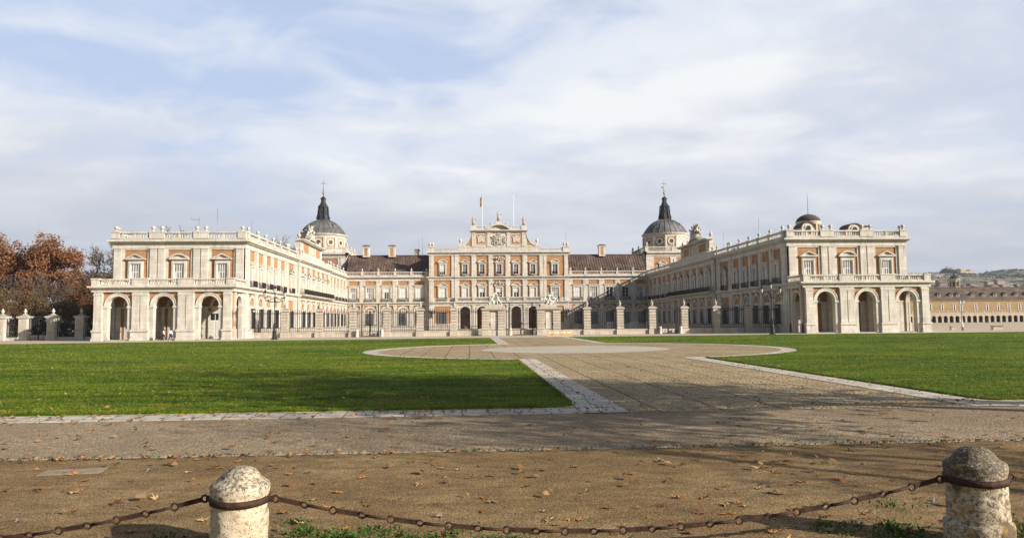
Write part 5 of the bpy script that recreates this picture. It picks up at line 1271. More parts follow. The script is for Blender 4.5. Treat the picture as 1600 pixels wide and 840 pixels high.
# ------------------------------------------------------------------ people
def person(M, label, shirt, trousers, stride, arm, h=1.68, group=None):
    """walking towards local -x"""
    k = h/1.75; J = {}
    def j(n, x, y, z, r): J[n] = (x*k, y*k, z*k, r*k)
    r_ = tag(empty('person', M), label, 'person', group)
    # one continuous body
    j('pel', 0, 0, .95, .12); j('wa', -.01, 0, 1.12, .115); j('ch', -.03, 0, 1.34, .135); j('nk', -.04, 0, 1.50, .055); j('hd', -.06, 0, 1.62, .095); j('tp', -.05, 0, 1.71, .075); j('ns', -.155, 0, 1.62, .02)
    for q, s_ in ((-1, stride), (1, -stride)):
        n = 'l' if q < 0 else 'r'
        j('hp'+n, 0, q*.09, .90, .09); j('kn'+n, -s_*.20-.05, q*.09, .50, .062); fx = -s_*.36+(.07 if s_ < 0 else 0); j('an'+n, fx, q*.09, .09+(.05 if s_ < 0 else 0), .045); j('to'+n, fx-.16, q*.1, .04, .04)
        j('sh'+n, -.03, q*.19, 1.40, .06); j('el'+n, -.03+s_*arm*.12, q*.24, 1.13, .046); j('wr'+n, -.06+s_*arm*.26, q*.23, .90, .032); j('ha'+n, -.08+s_*arm*.3, q*.22, .80, .036); j('th'+n, -.13+s_*arm*.29, q*.21, .83, .014)
        for f in range(4): j('fi%d%s' % (f, n), -.10+s_*arm*.31+f*.022, q*.22, .735+.008*abs(f-1.5), .011)
    E = [('pel', 'wa'), ('wa', 'ch'), ('ch', 'nk'), ('nk', 'hd'), ('hd', 'tp'), ('hd', 'ns')]
    for n in 'lr':
        E += [('pel', 'hp'+n), ('hp'+n, 'kn'+n), ('kn'+n, 'an'+n), ('an'+n, 'to'+n), ('ch', 'sh'+n), ('sh'+n, 'el'+n), ('el'+n, 'wr'+n), ('wr'+n, 'ha'+n), ('ha'+n, 'th'+n)] + [('ha'+n, 'fi%d%s' % (f, n)) for f in range(4)]
    link('body', skin_mesh('body', J, E, 'skin', 'pel', 1), M, r_)
    def sub(names, edges, grow, mat, nm, root):
        link(nm, skin_mesh(nm, {n: (*J[n][:3], J[n][3]+grow*k) for n in names}, edges, mat, root, 1), M, r_)
    sub(['pel', 'wa', 'ch', 'shl', 'ell', 'wrl', 'shr', 'elr', 'wrr'], [('pel', 'wa'), ('wa', 'ch'), ('ch', 'shl'), ('shl', 'ell'), ('ell', 'wrl'), ('ch', 'shr'), ('shr', 'elr'), ('elr', 'wrr')], .028, shirt, 'shirt', 'wa')
    sub(['pel', 'hpl', 'knl', 'anl', 'hpr', 'knr', 'anr'], [('pel', 'hpl'), ('hpl', 'knl'), ('knl', 'anl'), ('pel', 'hpr'), ('hpr', 'knr'), ('knr', 'anr')], .022, trousers, 'trousers', 'pel')
    for n in 'lr':
        sub(['an'+n, 'to'+n], [('an'+n, 'to'+n)], .012, 'cloth_black', 'shoe', 'an'+n)
    hm = MB(); hm.ball((-.03*k, 0, 1.665*k), .118*k, 'hair_dark', 10, 8, (1, .92, .95)); hm.ball((.03*k, 0, 1.58*k), .095*k, 'hair_dark', 8, 6)
    link('hair', hm.mesh('hair'), M, r_)
    fm = MB()
    for q in (-1, 1): fm.ball((-.148*k, q*.035*k, 1.645*k), .011*k, 'hair_dark', 6, 5); fm.ball((-.05*k, q*.1*k, 1.62*k), .022*k, 'skin', 6, 5, (.6, .5, 1.2))
    fm.box(-.152*k, -.14*k, -.025*k, .025*k, 1.565*k, 1.573*k, 'flag_red'); link('face', fm.mesh('face'), M, r_)
person(T(-43.45, 106.4, 0), 'walker in a pale pink top and black trousers, in front of the middle arch', 'shirt_pale', 'cloth_black', 1.0, 1.0, 1.62, 'people walking past the left arcade')
person(T(-42.72, 107.0, 0, -.1), 'walker in a white shirt and dark trousers, a step behind the pink top', 'shirt_white', 'cloth_navy', -.9, 1.0, 1.68, 'people walking past the left arcade')
person(T(171.5, 262, 0, .4), 'distant walker in dark clothes between the slim lamp and the long bench', 'cloth_navy', 'cloth_black', .7, .7, 1.75, 'people far across the plaza')
person(T(181.0, 246, 0, 2.6), 'distant walker in black, farthest to the right on the plaza', 'cloth_black', 'cloth_black', -.6, .7, 1.75, 'people far across the plaza')

# ------------------------------------------------------------------ far buildings, town and hills on the right
def arcaded_house():
    M = T(191.2, 300, .55) @ Matrix.Scale(.75, 4); r_ = tag(empty('arcaded_building', M), 'long two storey brick building with ground floor arcade and dormered brown roof', 'building')
    L0, L1 = -42, 78; mb = MB(); p = 3.46; n = int((L1-L0)/p); r, zs = 1.18, 2.0
    for i in range(n):
        u = L0+p*(i+.5); mb.over_arch(u, r, zs, 4.4, 0, .7, 'casa_stone', 10)
        mb.box(u-p/2, u-r, 0, .7, -.8, 4.4, 'casa_stone'); mb.box(u+r, u+p/2, 0, .7, -.8, 4.4, 'casa_stone')
        mb.ring(u, zs, r, r+.28, -.1, .05, 'casa_stone', n=10); mb.box(u-p/2-.0+.05, u-r, -.08, .02, 1.75, 2.0, 'casa_stone'); mb.box(u+r, u+p/2-.05, -.08, .02, 1.75, 2.0, 'casa_stone')
    mb.box(L0, L1, -.1, 4.2, -.8, -.69, 'bark'); mb.box(L0, L1, 4.1, 4.25, -.8, 4.1, 'dark_room'); mb.box(L0, L1, 4.2, 16, -.8, 12.0, 'casa_brick'); mb.box(L0, L1, .7, 4.2, 4.1, 4.5, 'casa_stone'); mb.box(L0, L1, 3.4, 4.2, 4.5, 12.0, 'casa_brick')  # arcade floor and back wall coloured dark to stand for the shade inside
    mb.box(L0, L1, -.2, .8, 4.4, 4.75, 'casa_stone'); mb.box(L0, L1, 2.9, 4.3, 11.7, 12.15, 'casa_stone')
    link('wall', mb.mesh('wall'), M, r_)
    pr = MB(); pr.box(L0, L1, -.12, .25, 4.75, 4.95, 'casa_stone'); pr.box(L0, L1, -.15, .3, 5.75, 5.95, 'casa_stone')
    k = 0; x = L0
    while x < L1-4:
        pr.box(x, x+.7, -.2, .35, 4.75, 6.0, 'casa_stone'); baluster_run(pr, x+.8, x+5.2, 4.95, 5.75, .05, .5, .13, 'casa_stone', 4); x += 5.3
    link('balustrade', pr.mesh('balustrade'), M, r_)
    rf = MB(); za, zb = 12.1, 19.5; ya, yb = 2.6, 11.0
    rf.add([(L0, ya, za), (L1, ya, za), (L1, yb, zb), (L0, yb, zb), (L1, 19.4, za), (L0, 19.4, za)], [(0, 1, 2, 3), (3, 2, 4, 5), (0, 3, 5), (1, 4, 2)], 'old_tile')
    rf.box(L0, L1, yb-.25, yb+.25, zb-.02, zb+.25, 'old_tile')
    roof = link('roof', rf.mesh('roof'), M, r_)
    def dormer(mb):
        mb.box(-1.0, 1.0, 0, 2.6, 0, 1.5, 'casa_stone'); mb.box(-.65, .65, -.06, 0, .25, 1.3, 'glass_dark'); mb.box(-.05, .05, -.1, -.05, .25, 1.3, 'white_paint')
        mb.prism([(-1.3, 1.5), (1.3, 1.5), (0, 2.45)], -.3, 3.4, 'old_tile')
    xs = [4, 11.2, 18.4, 22.4, 31.2, 38, 44.8, 51, 57.5, 64, 71, -4, -12, -20, -28, -36]
    for x in xs: put(proto('dormer|c', dormer), M, roof, x+4, ya+2.3, 14.1, 'dormer')
    def win(mb):
        mb.box(-1.0, -.7, -.12, .02, 0, 3.9, 'casa_stone'); mb.box(.7, 1.0, -.12, .02, 0, 3.9, 'casa_stone'); mb.box(-1.0, 1.0, -.125, .02, 3.9, 4.2, 'casa_stone')
        mb.box(-.7, .7, -.03, 0, 0, 3.9, 'glass_dark'); mb.box(-.7, -.4, -.1, -.03, 0, 3.9, 'white_paint'); mb.box(.4, .7, -.1, -.03, 0, 3.9, 'white_paint'); mb.box(-.7, .7, -.1, -.03, 2.4, 2.5, 'white_paint')
    for x in [-38, -31, -24, -17, -10, -3, 4.2, 11.3, 18.3, 22.4, 31.2, 38, 44.6, 51, 57.5, 64, 71]: put(proto('window|c', win), M, r_, x+4.5, 3.4, 6.0, 'window')
arcaded_house()
M = T(311, 450, 0); r_ = tag(empty('bell_tower', M), 'round cream bell tower with dark cupola and flag spike behind the arcaded building', 'tower')
mb = MB(); mb.lathe([(2.9, 0), (2.9, 20.5), (3.2, 20.8), (3.2, 21.2), (2.75, 21.3), (2.75, 26.0), (3.2, 26.4), (3.2, 27.0)], (0, 0, 0), 16, 'casa_stone', False)
for k in range(8):
    mb.M = Matrix.Rotation(k*PI/4, 4, 'Z') @ Matrix.Translation((0, -2.72, 0)); mb.box(-.55, .55, -.06, .05, 22, 24.6, 'dark_room'); mb.ring(0, 24.6, 0, .55, -.06, .05, 'dark_room'); mb.box(.85, 1.15, -.25, .1, 21.3, 26, 'casa_stone')
mb.M = None
link('tower_wall', mb.mesh('tower_wall'), M, r_)
mb = MB(); mb.lathe([(3.1, 27), (2.6, 27.9), (1.4, 28.7), (.5, 29.2), (.35, 30.2), (.1, 30.5)], (0, 0, 0), 16, 'lead_dark'); mb.tube([(0, 0, 30), (0, 0, 35)], [.1, .04], 5, 'iron'); link('cupola', mb.mesh('cupola'), M, r_)
M = T(368, 470, 0); r_ = tag(empty('small_turret', M), 'small distant lantern turret rising over the right end of the brown roof', 'tower')
mb = MB(); mb.lathe([(1.6, 0), (1.6, 21.5), (1.9, 21.7), (1.9, 22.1)], (0, 0, 0), 8, 'casa_stone', False); link('turret_wall', mb.mesh('turret_wall'), M, r_)
mb = MB(); mb.lathe([(1.8, 22.1), (1.2, 23.3), (.4, 24.1), (.1, 25)], (0, 0, 0), 10, 'lead_dome'); link('cupola', mb.mesh('cupola'), M, r_)
def hills():
    nx, ny = 150, 46; V = []; F = []
    from mathutils import noise as mn
    for j in range(ny):
        for i in range(nx):
            x = 380+i*13.0; y = 760+j*30.0
            rise = min(1, max(0, (y-800)/560)); rise = rise*rise*(3-2*rise)
            back = 1-.35*max(0, (y-1500)/650)
            ed = min(1, max(0, (x-420)/200))
            prof = 87+3*math.sin(x*.012+1)+2*math.sin(x*.031)
            nz = mn.fractal(Vector((x*.006, y*.006, 3.1)), .9, 2.1, 6)
            nr = abs(mn.fractal(Vector((x*.012+5, y*.004, 7.7)), .9, 2.1, 4))
            z = rise*back*ed*prof+rise*ed*(nz*7-nr*22*(1-max(0, (rise-.7)/.3)*.8)) - 1.0
            V.append((x, y, z))
    for j in range(ny-1):
        for i in range(nx-1): a = j*nx+i; F.append((a, a+1, a+nx+1, a+nx))
    me = raw_mesh('hills', V, F, 'hill_scrub'); me.polygons.foreach_set('use_smooth', [True]*len(me.polygons))
    o = link('hills', me); tag(o, 'dry olive green scrub hills behind the town', None, None, 'structure')
    return V, nx
HV, HN = hills()
def hill_z(x, y):
    i = int(round((x-380)/13.0)); j = int(round((y-760)/30.0)); return HV[min(max(j, 0), 45)*HN+min(max(i, 0), HN-1)][2]
g = np.random.default_rng(31); n = 5200; hx = g.uniform(700, 1500, n); hy = g.uniform(980, 1480, n); hzv = np.array([hill_z(a, b) for a, b in zip(hx, hy)])
C = np.repeat(np.stack([hx, hy, hzv+.6], 1), 4, 0)+g.normal(0, 1, (n*4, 3))*np.array([1.6, 1.6, .5]); nn = len(C); sz = g.uniform(1.2, 3.2, (nn, 1)); a = g.normal(size=(nn, 3)); a /= np.linalg.norm(a, axis=1)[:, None]; b = np.cross(a, g.normal(size=(nn, 3))); b /= np.linalg.norm(b, axis=1)[:, None]
V = np.stack([C-a*sz*.6, C+b*sz*.5, C+a*sz*.6, C-b*sz*.5], 1).reshape(-1, 3)
tag(link('scrub', raw_mesh('scrub', V, np.arange(nn*4).reshape(-1, 4), 'leaf_dark')), 'dark low scrub dotted over the dry hills', 'scrub', None, 'stuff')
M = T(1010, 1430, hill_z(1010, 1430)-2); r_ = tag(empty('hilltop_castle', M), 'pale ruined castle block on the hill crest beside dark trees', 'castle')
mb = MB(); mb.box(-22, 14, -8, 8, 0, 13, 'casa_stone'); mb.box(-14, -3, -8.4, 7, 13, 18, 'casa_stone'); mb.box(14, 40, -6, 6, 0, 7, 'casa_stone'); mb.box(6, 12, -8.3, 4, 13, 16, 'casa_stone'); link('keep', mb.mesh('keep'), M, r_)
for x in (-16, -6, 4): mb = MB(); mb.box(-1.4, 1.4, -.15, .1, 0, 3.5, 'dark_room'); link('window', mb.mesh('window'), M @ T(x, -8, 6), r_)
M = T(1065, 1440, hill_z(1065, 1440)); o = MB(); o.tube([(0, 0, 0), (0, 0, 17)], [.8, .3], 6, 'metal_grey'); o.box(-1.4, 1.4, -.3, .3, 12.5, 13, 'metal_grey'); tag(link('hilltop_mast', o.mesh('hilltop_mast'), M), 'thin grey mast on the hill crest right of the castle', 'mast')
r2 = random.Random(44)
towns = []
for i in range(400):
    px = r2.uniform(1450, 1600); Y = r2.uniform(1000, 1240); X = Y*(px-742)/1137*1.012; z = hill_z(X, Y)
    if 44 < z < 58 and all(math.hypot(X-a, Y-b) > 13 for a, b, c in towns) and len(towns) < 44: towns.append((X, Y, z))
for i, (X, Y, z) in enumerate(towns):
    w, d, h = r2.uniform(7, 15), r2.uniform(8, 12), r2.uniform(5, 8)
    M = T(X, Y, z-2, r2.uniform(-.3, .3))
    r_ = tag(empty('town_house', M), 'far town house with a reddish roof below the hills', 'house', 'far town houses below the hills')
    mb = MB(); mb.box(-w/2, w/2, -d/2, d/2, 0, h, 'town_wall'); link('wall', mb.mesh('wall'), M, r_)
    mb = MB(); mb.add([(-w/2-.5, -d/2-.5, h), (w/2+.5, -d/2-.5, h), (w/2+.5, d/2+.5, h), (-w/2-.5, d/2+.5, h), (-w/2-.5, 0, h+2.6), (w/2+.5, 0, h+2.6)], [(0, 1, 5, 4), (2, 3, 4, 5), (0, 4, 3), (1, 2, 5)], 'town_roof'); link('roof', mb.mesh('roof'), M, r_)
    nc = max(2, int(w/3.4))
    for c in range(nc):
        def tw(mb): mb.box(-.5, .5, -.05, .1, 0, 1.4, 'glass_dark'); mb.box(-.65, .65, -.1, .1, -.15, 0, 'casa_stone')
        link('window', proto('window|town', tw), M @ T(-w/2+w*(c+.5)/nc, -d/2, 3.4), r_)

# ------------------------------------------------------------------ trees
def gen_tree(seed, H, tr, spread, lv=4, first=.3, up=.5, kids=(3, 5), leaf=None, leafn=6000, leafsize=.4, jitter=.9, rmin=.022):
    r2 = random.Random(seed); mb = MB(); tips = []
    def grow(p, d, L, r, lvl):
        n = 4 if lvl > 1 else 3; pts = [p.copy()]; q = p.copy(); dd = d.copy()
        for i in range(n):
            dd = (dd+Vector((r2.gauss(0, .16), r2.gauss(0, .16), r2.gauss(0, .1)+.05*up))).normalized(); q = q+dd*L/n; pts.append(q.copy())
        e = .55 if lvl > 0 else .3
        mb.tube(pts, [max(r*(1-(1-e)*i/n), rmin) for i in range(n+1)], 7 if lvl >= 3 else (5 if lvl == 2 else 3), BK)
        if lvl <= 1:
            for t in pts[1:]: tips.append((t, lvl))
        if lvl == 0: return
        k = r2.randint(*kids)+(1 if lvl == 1 else 0)
        for c in range(k):
            t = r2.uniform(.35 if lvl < lv else first, 1.0) if c else 1.0
            f = t*n; i0 = min(int(f), n-1); b = pts[i0].lerp(pts[i0+1], f-i0)
            az = 2*PI*(c+r2.random()*.7)/k; side = dd.orthogonal().normalized(); side = Matrix.Rotation(az, 3, dd) @ side
            nd = (dd*(up+.2*r2.random())+side*spread*r2.uniform(.7, 1.15)*(1.15 if c else .4)+Vector((0, 0, .18))).normalized()
            grow(b, nd, L*r2.uniform(.55, .75)*(1 if c else 1.05), r*(1-(1-e)*t)*r2.uniform(.55, .72), lvl-1)
    BK = 'bark'
    grow(Vector((0, 0, -.1)), Vector((r2.gauss(0, .04), r2.gauss(0, .04), 1)).normalized(), H*.40, tr, lv)
    zmax = max(t[0].z for t in tips); s_ = H/zmax
    mb.v = [(x*s_, y*s_, z*s_) for x, y, z in mb.v]; tips = [(t*s_, l) for t, l in tips]
    wood = mb.mesh('trunk'); crown = None
    if leaf:
        g = np.random.default_rng(seed); T_ = np.array([list(t) for t, l in tips])
        # leaves gather in clumps: some twigs carry many, some almost none
        wgt = g.gamma(.7, 1.0, len(T_)); wgt /= wgt.sum()
        idx = g.choice(len(T_), leafn, p=wgt); C = T_[idx]+g.normal(0, jitter, (leafn, 3))*np.array([1, 1, .7])
        C[:, 2] = np.maximum(C[:, 2], .5)
        a = g.normal(size=(leafn, 3)); a /= np.linalg.norm(a, axis=1)[:, None]; b = np.cross(a, g.normal(size=(leafn, 3))); b /= np.linalg.norm(b, axis=1)[:, None]
        sz = leafsize*g.uniform(.6, 1.3, (leafn, 1)); V = np.stack([C-a*sz*.5, C+b*sz*.38, C+a*sz*.5, C-b*sz*.38], 1).reshape(-1, 3)
        crown = raw_mesh('crown', V, np.arange(leafn*4).reshape(-1, 4), leaf)
    return wood, crown
def place_tree(meshes, x, y, rz, s, label, group, name='plane_tree', z=0):
    M = T(x, y, z, rz) @ Matrix.Scale(s, 4); r_ = tag(empty(name, M), label, 'tree', group)
    link('trunk', meshes[0], M, r_)
    if meshes[1]: link('crown', meshes[1], M, r_)
RUST = [gen_tree(11, 20, .42, .62, 4, .4, .75, (3, 4), 'leaf_rust', 12000, .40, .65), gen_tree(29, 20, .40, .55, 4, .45, .85, (3, 4), 'leaf_rust', 12000, .40, .6)]
BARE = [gen_tree(41, 18, .36, .6, 5, .3, .7, (3, 4), 'leaf_brown', 500, .28, .3, .04), gen_tree(57, 18, .36, .55, 5, .3, .7, (3, 4), 'leaf_brown', 1500, .3, .35, .04)]
BRWN = [gen_tree(63, 14, .3, .7, 4, .2, .6, (3, 5), 'leaf_brown', 6500, .4, .8)]
TANB = [gen_tree(71, 8.5, .18, .85, 4, .1, .5, (4, 5), 'leaf_tan', 4200, .26, .45, .03), gen_tree(73, 8.5, .16, .8, 4, .1, .6, (4, 5), 'leaf_tan', 3600, .26, .4, .03)]
DARK = [gen_tree(83, 9, .25, .8, 3, .1, .5, (4, 6), 'leaf_dark', 4000, .5, .7)]
G1, G2, G3 = 'rust coloured trees behind the garden fence', 'bare winter trees around the palace', 'brown leaved trees deep in the garden'
for i, (x, y, h, m, lb) in enumerate([(-83.5, 152, 20.3, 0, 'tall rust leaved plane tree nearest the palace, behind the garden fence'), (-90.0, 150, 19.6, 1, 'tall rust leaved tree, middle of three behind the garden fence'), (-96.5, 152, 20.6, 0, 'tall rust leaved tree farthest left behind the garden fence')]):
    place_tree(RUST[m], x, y, i*2.1+.4, h/20, lb, G1)
place_tree(RUST[1], -103.5, 156, 1.0, 1.0, 'rust leaved tree cut by the left edge of the view', G1)
for i, (x, y, h, m, lb) in enumerate([(-79.5, 165, 20.5, 0, 'bare grey tree rising behind the left end of the palace pavilion'), (-74.5, 170, 22.5, 1, 'bare brownish tree half hidden by the left edge of the pavilion'), (-82.0, 140, 12.5, 0, 'low bare tree between the rust trees and the pavilion'), (-76.0, 138, 12.0, 1, 'low bare tree right behind the garden fence by the pavilion'),
        (-80.5, 178, 25.5, 1, 'bare treetop just above the pavilion balustrade, left of the masts'), (-71.0, 180, 25.8, 0, 'bare treetop above the pavilion balustrade beside the aerial mast'), (-57.0, 198, 26.5, 0, 'bare treetop above the sunlit wing roof near the dome'), (-52.0, 200, 25.2, 1, 'faint bare treetop between the sunlit wing and the urns')]):
    place_tree(BARE[m], x, y, i*1.7, h/18, lb, G2, 'bare_tree')
for i, (x, y, h, lb) in enumerate([(-88, 172, 15, 'dark brown tree behind the middle rust tree'), (-95, 176, 16, 'dark brown tree behind the far left rust tree'), (-82, 182, 15.5, 'dark brown tree in the gap between rust trees and bare tree'), (-102, 172, 14.5, 'dark brown tree low behind the left edge'), (-77, 158, 12.5, 'brown tree low beside the pavilion corner'), (-90, 190, 17, 'deepest brown tree in the garden'), (-108, 182, 17, 'brown tree beyond the left edge trees'), (-84, 146, 9.5, 'small brown tree under the tallest rust tree'), (-73, 150, 11, 'small brown tree seen through the first arch')]):
    place_tree(BRWN[0], x, y, i*1.3, h/14, lb, G3, 'brown_tree')
for i, (x, y, h, lb) in enumerate([(-84.5, 134, 9.0, 'tan leaved bush behind the garden gate'), (-78.0, 136, 8.4, 'tan leaved bush left of the pavilion, behind the fence'), (-90.5, 136, 8.8, 'tan leaved bush, second from the left edge'), (-96, 134, 9.2, 'tan leaved bush at the left edge of the view'), (-72, 134, 7.0, 'lowest tan bush tucked beside the pavilion')]):
    place_tree(TANB[i % 2], x, y, i*1.9, h/8.5, lb, 'tan bushes behind the garden fence', 'tan_bush')
# a clipped dark hedge closes the view through the railings
g = np.random.default_rng(5); n = 16000
C = np.stack([g.uniform(-118, -56, n), 126+g.uniform(-.9, .9, n), g.uniform(0, 1, n)**.8*2.6+g.normal(0, .12, n)], 1); C[:, 2] = np.abs(C[:, 2])
a = g.normal(size=(n, 3)); a /= np.linalg.norm(a, axis=1)[:, None]; b = np.cross(a, g.normal(size=(n, 3))); b /= np.linalg.norm(b, axis=1)[:, None]; sz = g.uniform(.22, .45, (n, 1))
V = np.stack([C-a*sz*.5, C+b*sz*.4, C+a*sz*.5, C-b*sz*.4], 1).reshape(-1, 3)
hd = link('hedge', raw_mesh('hedge', V, np.arange(n*4).reshape(-1, 4), 'leaf_dark')); tag(hd, 'dark evergreen hedge behind the garden railings', 'hedge')
# trees on the hill crest beside the castle
for i, (x, s_) in enumerate([(968, 2.3), (975, 1.9), (982, 2.0), (990, 1.5)]):
    place_tree(DARK[0], x, 1425, i*1.4, s_, ('dark green tree on the hill crest left of the castle', 'dark green tree on the hill crest left of the castle', 'dark green tree on the hill crest left of the castle', 'lowest dark green tree on the crest, nearest the castle')[i], 'dark trees on the hill crest', 'dark_tree', hill_z(x, 1425)-1)
for i, (x, y, s_) in enumerate([(452, 700, 1.9), (402, 640, 1.8)]): place_tree(DARK[0], x+20, y, i, s_, ('dark pointed tree among the far town houses, left', 'dark tree among the far town houses, right')[i], 'dark trees in the far town', 'dark_tree')
# plane trees of the promenade behind the viewpoint, shading the near lawn and the path
SHD = gen_tree(91, 19, .42, .72, 4, .3, .6, (3, 5), 'leaf_brown', 700, .28, .8)
SHL = gen_tree(97, 19, .42, .75, 4, .55, .6, (3, 5), 'leaf_brown', 5600, .34, .9)
for i, (x, y, h, m, lb) in enumerate([(26.0, 10.5, 19, 1, 'leafy promenade plane tree on the right of the viewpoint, nearest the road'), (20.5, 13.0, 17, 1, 'leafy promenade plane tree standing closest to the right end of the view'), (17.5, 1.2, 14, 0, 'small almost bare promenade plane tree closest to the lichen covered bollard')]):
    place_tree((SHL if m else SHD), x, y, i*1.1, h/19, lb, 'promenade plane trees', 'plane_tree')

# ------------------------------------------------------------------ ground
def sheet(name, poly, z, mat, label=None):
    me = bpy.data.meshes.new(name); me.from_pydata([(x, y, z) for x, y in poly], [], [tuple(range(len(poly)))]); me.materials.append(MATS[mat]); me.update()
    o = link(name, me); tag(o, label, None, None, 'structure'); return o
def band(name, A, B, z, mat, th=.03, label=None):
    n = len(A); V = [(x, y, z) for x, y in A]+[(x, y, z) for x, y in B]+[(x, y, z-th) for x, y in A]+[(x, y, z-th) for x, y in B]; F = []
    for i in range(n-1): F += [(i, i+1, n+i+1, n+i), (i, 2*n+i, 2*n+i+1, i+1), (n+i, n+i+1, 3*n+i+1, 3*n+i)]
    me = bpy.data.meshes.new(name); me.from_pydata(V, [], F); me.materials.append(MATS[mat]); me.update()
    o = link(name, me); tag(o, label, None, None, 'structure'); return o
sheet('ground', [(-3500, -400), (3500, -400), (3500, 4500), (-3500, 4500)], 0, 'plaza')
me_s = sheet('sand', [(-60, -30), (70, -30), (70, 12.62), (-60, 12.62)], .004, 'sand')
sheet('road', [(-150, 12.74), (160, 12.74), (160, 17.45), (-150, 17.45)], .004, 'road_cobble')
band('road_edging', [(-150, 12.64), (160, 12.64)], [(-150, 12.735), (160, 12.735)], .016, 'granite', .02)
DC = (CX, 57.0); RO, RI = 16.3, 15.2
PL0, PL1, PR0, PR1 = 2.7, 3.8, 12.45, 13.55
sheet('path', [(PL1-.02, 17.46), (PR0+.02, 17.46), (PR0+.02, 100.4), (PL1-.02, 100.4)], .008, 'path_cobble')
sheet('roundel', [(DC[0]+RI*math.cos(2*PI*i/96), DC[1]+RI*math.sin(2*PI*i/96)) for i in range(96)], .012, 'path_cobble')
sheet('inner_roundel', [(DC[0]+7.3*math.cos(2*PI*i/64), DC[1]+7.3*math.sin(2*PI*i/64)) for i in range(64)], .016, 'disc_cobble')
def lawn_outline(s):
    e = PL0 if s < 0 else PR1; dx = abs(e-DC[0]); a0 = math.acos(dx/RO)
    corner = [(e+s*(1.0-1.0*math.sin(t)), 18.55+1.0*(1-math.cos(t))) for t in [PI/2*i/6 for i in range(7)]]
    arc = [(DC[0]+s*RO*math.cos(t), DC[1]+RO*math.sin(t)) for t in [-a0+2*a0*i/60 for i in range(61)]]
    far = [(e, 99.9), (s*60-(6 if s < 0 else 0), 92.6 if s < 0 else 101.3), (s*150, 86 if s < 0 else 103.5)]
    return corner + arc + far + [(s*150, 18.55)]
for s in (-1, 1):
    P = lawn_outline(s)
    me = bpy.data.meshes.new('lawn'); n = len(P)
    me.from_pydata([(x, y, .05) for x, y in P]+[(x, y, 0) for x, y in P], [], [tuple(range(n))]+[(i, (i+1) % n, n+(i+1) % n, n+i) for i in range(n)]); me.materials.append(MATS['lawn']); me.update()
    tag(link('lawn', me), ('wide green lawn on the left of the paved axis', 'wide green lawn on the right of the paved axis')[s > 0], None, None, 'structure')
    e0, e1 = (PL0, PL1) if s < 0 else (PR1, PR0)
    dx = abs(e0-DC[0]); a0 = math.acos(dx/RO); dx1 = abs(e1-DC[0]); a1 = math.acos(dx1/RI)
    ya = DC[1]-RO*math.sin(a0); yb = DC[1]-RI*math.sin(a1)
    N = 48
    # inner edge touches the lawn, outer edge the paving: near strip, path side, roundel, path side again
    band('kerb', [(s*150, 18.57), (e0-s*-.0, 18.57)], [(s*150, 17.45), (e0, 17.45)], .02, 'kerb_stone')
    band('kerb', [(e0, 17.45), (e0, ya)], [(e1, 17.45), (e1, yb)], .0205, 'kerb_stone')
    band('kerb', [(DC[0]+s*RO*math.cos(-a0+2*a0*i/N), DC[1]+RO*math.sin(-a0+2*a0*i/N)) for i in range(N+1)], [(DC[0]+s*RI*math.cos(-a1+2*a1*i/N), DC[1]+RI*math.sin(-a1+2*a1*i/N)) for i in range(N+1)], .021, 'kerb_stone')
    band('kerb', [(e0, 2*DC[1]-ya), (e0, 100)], [(e1, 2*DC[1]-yb), (e1, 100)], .0205, 'kerb_stone')
    far = lawn_outline(s)[-4:-1]
    band('kerb', far, [(x, y+.9) for x, y in far], .024, 'kerb_stone')
sheet('pavement', [(-54, 101.2), (160, 104.6), (160, 108.5), (75, 107.8), (-54, 107.6)], .006, 'floor_stone')
slab = MB(); slab.box(-.42, .42, -.2, .2, 0, .014, 'dull_slab'); o = link('paving_slab', slab.mesh('paving_slab'), T(-6.0, 11.55, 0, .12)); tag(o, 'worn pale stone slab sunk in the sand near the left edge', 'slab')
# blades of grass near the front of the lawns
def blades():
    g = np.random.default_rng(3); out = []
    from_poly = {s: lawn_outline(s) for s in (-1, 1)}
    for s, n in ((-1, 150000), (1, 100000)):
        u = g.random(n); y = 18.62/(1-u*(1-18.62/99)); half = y*.72+2
        x = g.uniform(-1, 1, n)*half+y*.058
        e = PL0 if s < 0 else PR1
        ok = (s*(x-e) > .03) & (np.hypot(x-DC[0], y-DC[1]) > RO+.03)
        cr = (np.abs(x-e) < 1.0) & (y < 19.55); ok &= ~(cr & (np.hypot(x-(e+s), y-19.55) > .98))
        x, y = x[ok], y[ok]; out.append((x, y))
    # fringe along the near edges
    x = g.uniform(-16, PL0-1, 9000); out.append((x, 18.56+g.exponential(.05, 9000)))
    x = g.uniform(PR1+1, 22, 5000); out.append((x, 18.56+g.exponential(.05, 5000)))
    y = g.uniform(19.5, 41.5, 7000); out.append((PL0-g.exponential(.05, 7000), y)); y = g.uniform(19.5, 41.5, 7000); out.append((PR1+g.exponential(.05, 7000), y))
    x = np.concatenate([o[0] for o in out]); y = np.concatenate([o[1] for o in out]); n = len(x)
    ok = ~((y > 92.4+(x+54)*.127) & (x < PL0)); x, y = x[ok], y[ok]; n = len(x)
    sc = np.clip(y/20, .9, 5); h = g.uniform(.018, .05, n)*(.75+.22*sc); w = g.uniform(.010, .022, n)*sc; an = g.uniform(0, PI, n); lx, ly = g.normal(0, .035, n), g.normal(0, .035, n)
    z = np.full(n, .045)
    V = np.stack([np.stack([x-np.cos(an)*w, y-np.sin(an)*w, z], 1), np.stack([x+np.cos(an)*w, y+np.sin(an)*w, z], 1), np.stack([x+lx, y+ly, z+h], 1)], 1).reshape(-1, 3)
    o = link('grass', raw_mesh('grass', V, np.arange(n*3).reshape(-1, 3), 'grass_blade')); tag(o, 'short grass blades standing on the near lawns', 'grass', None, 'stuff')
blades()
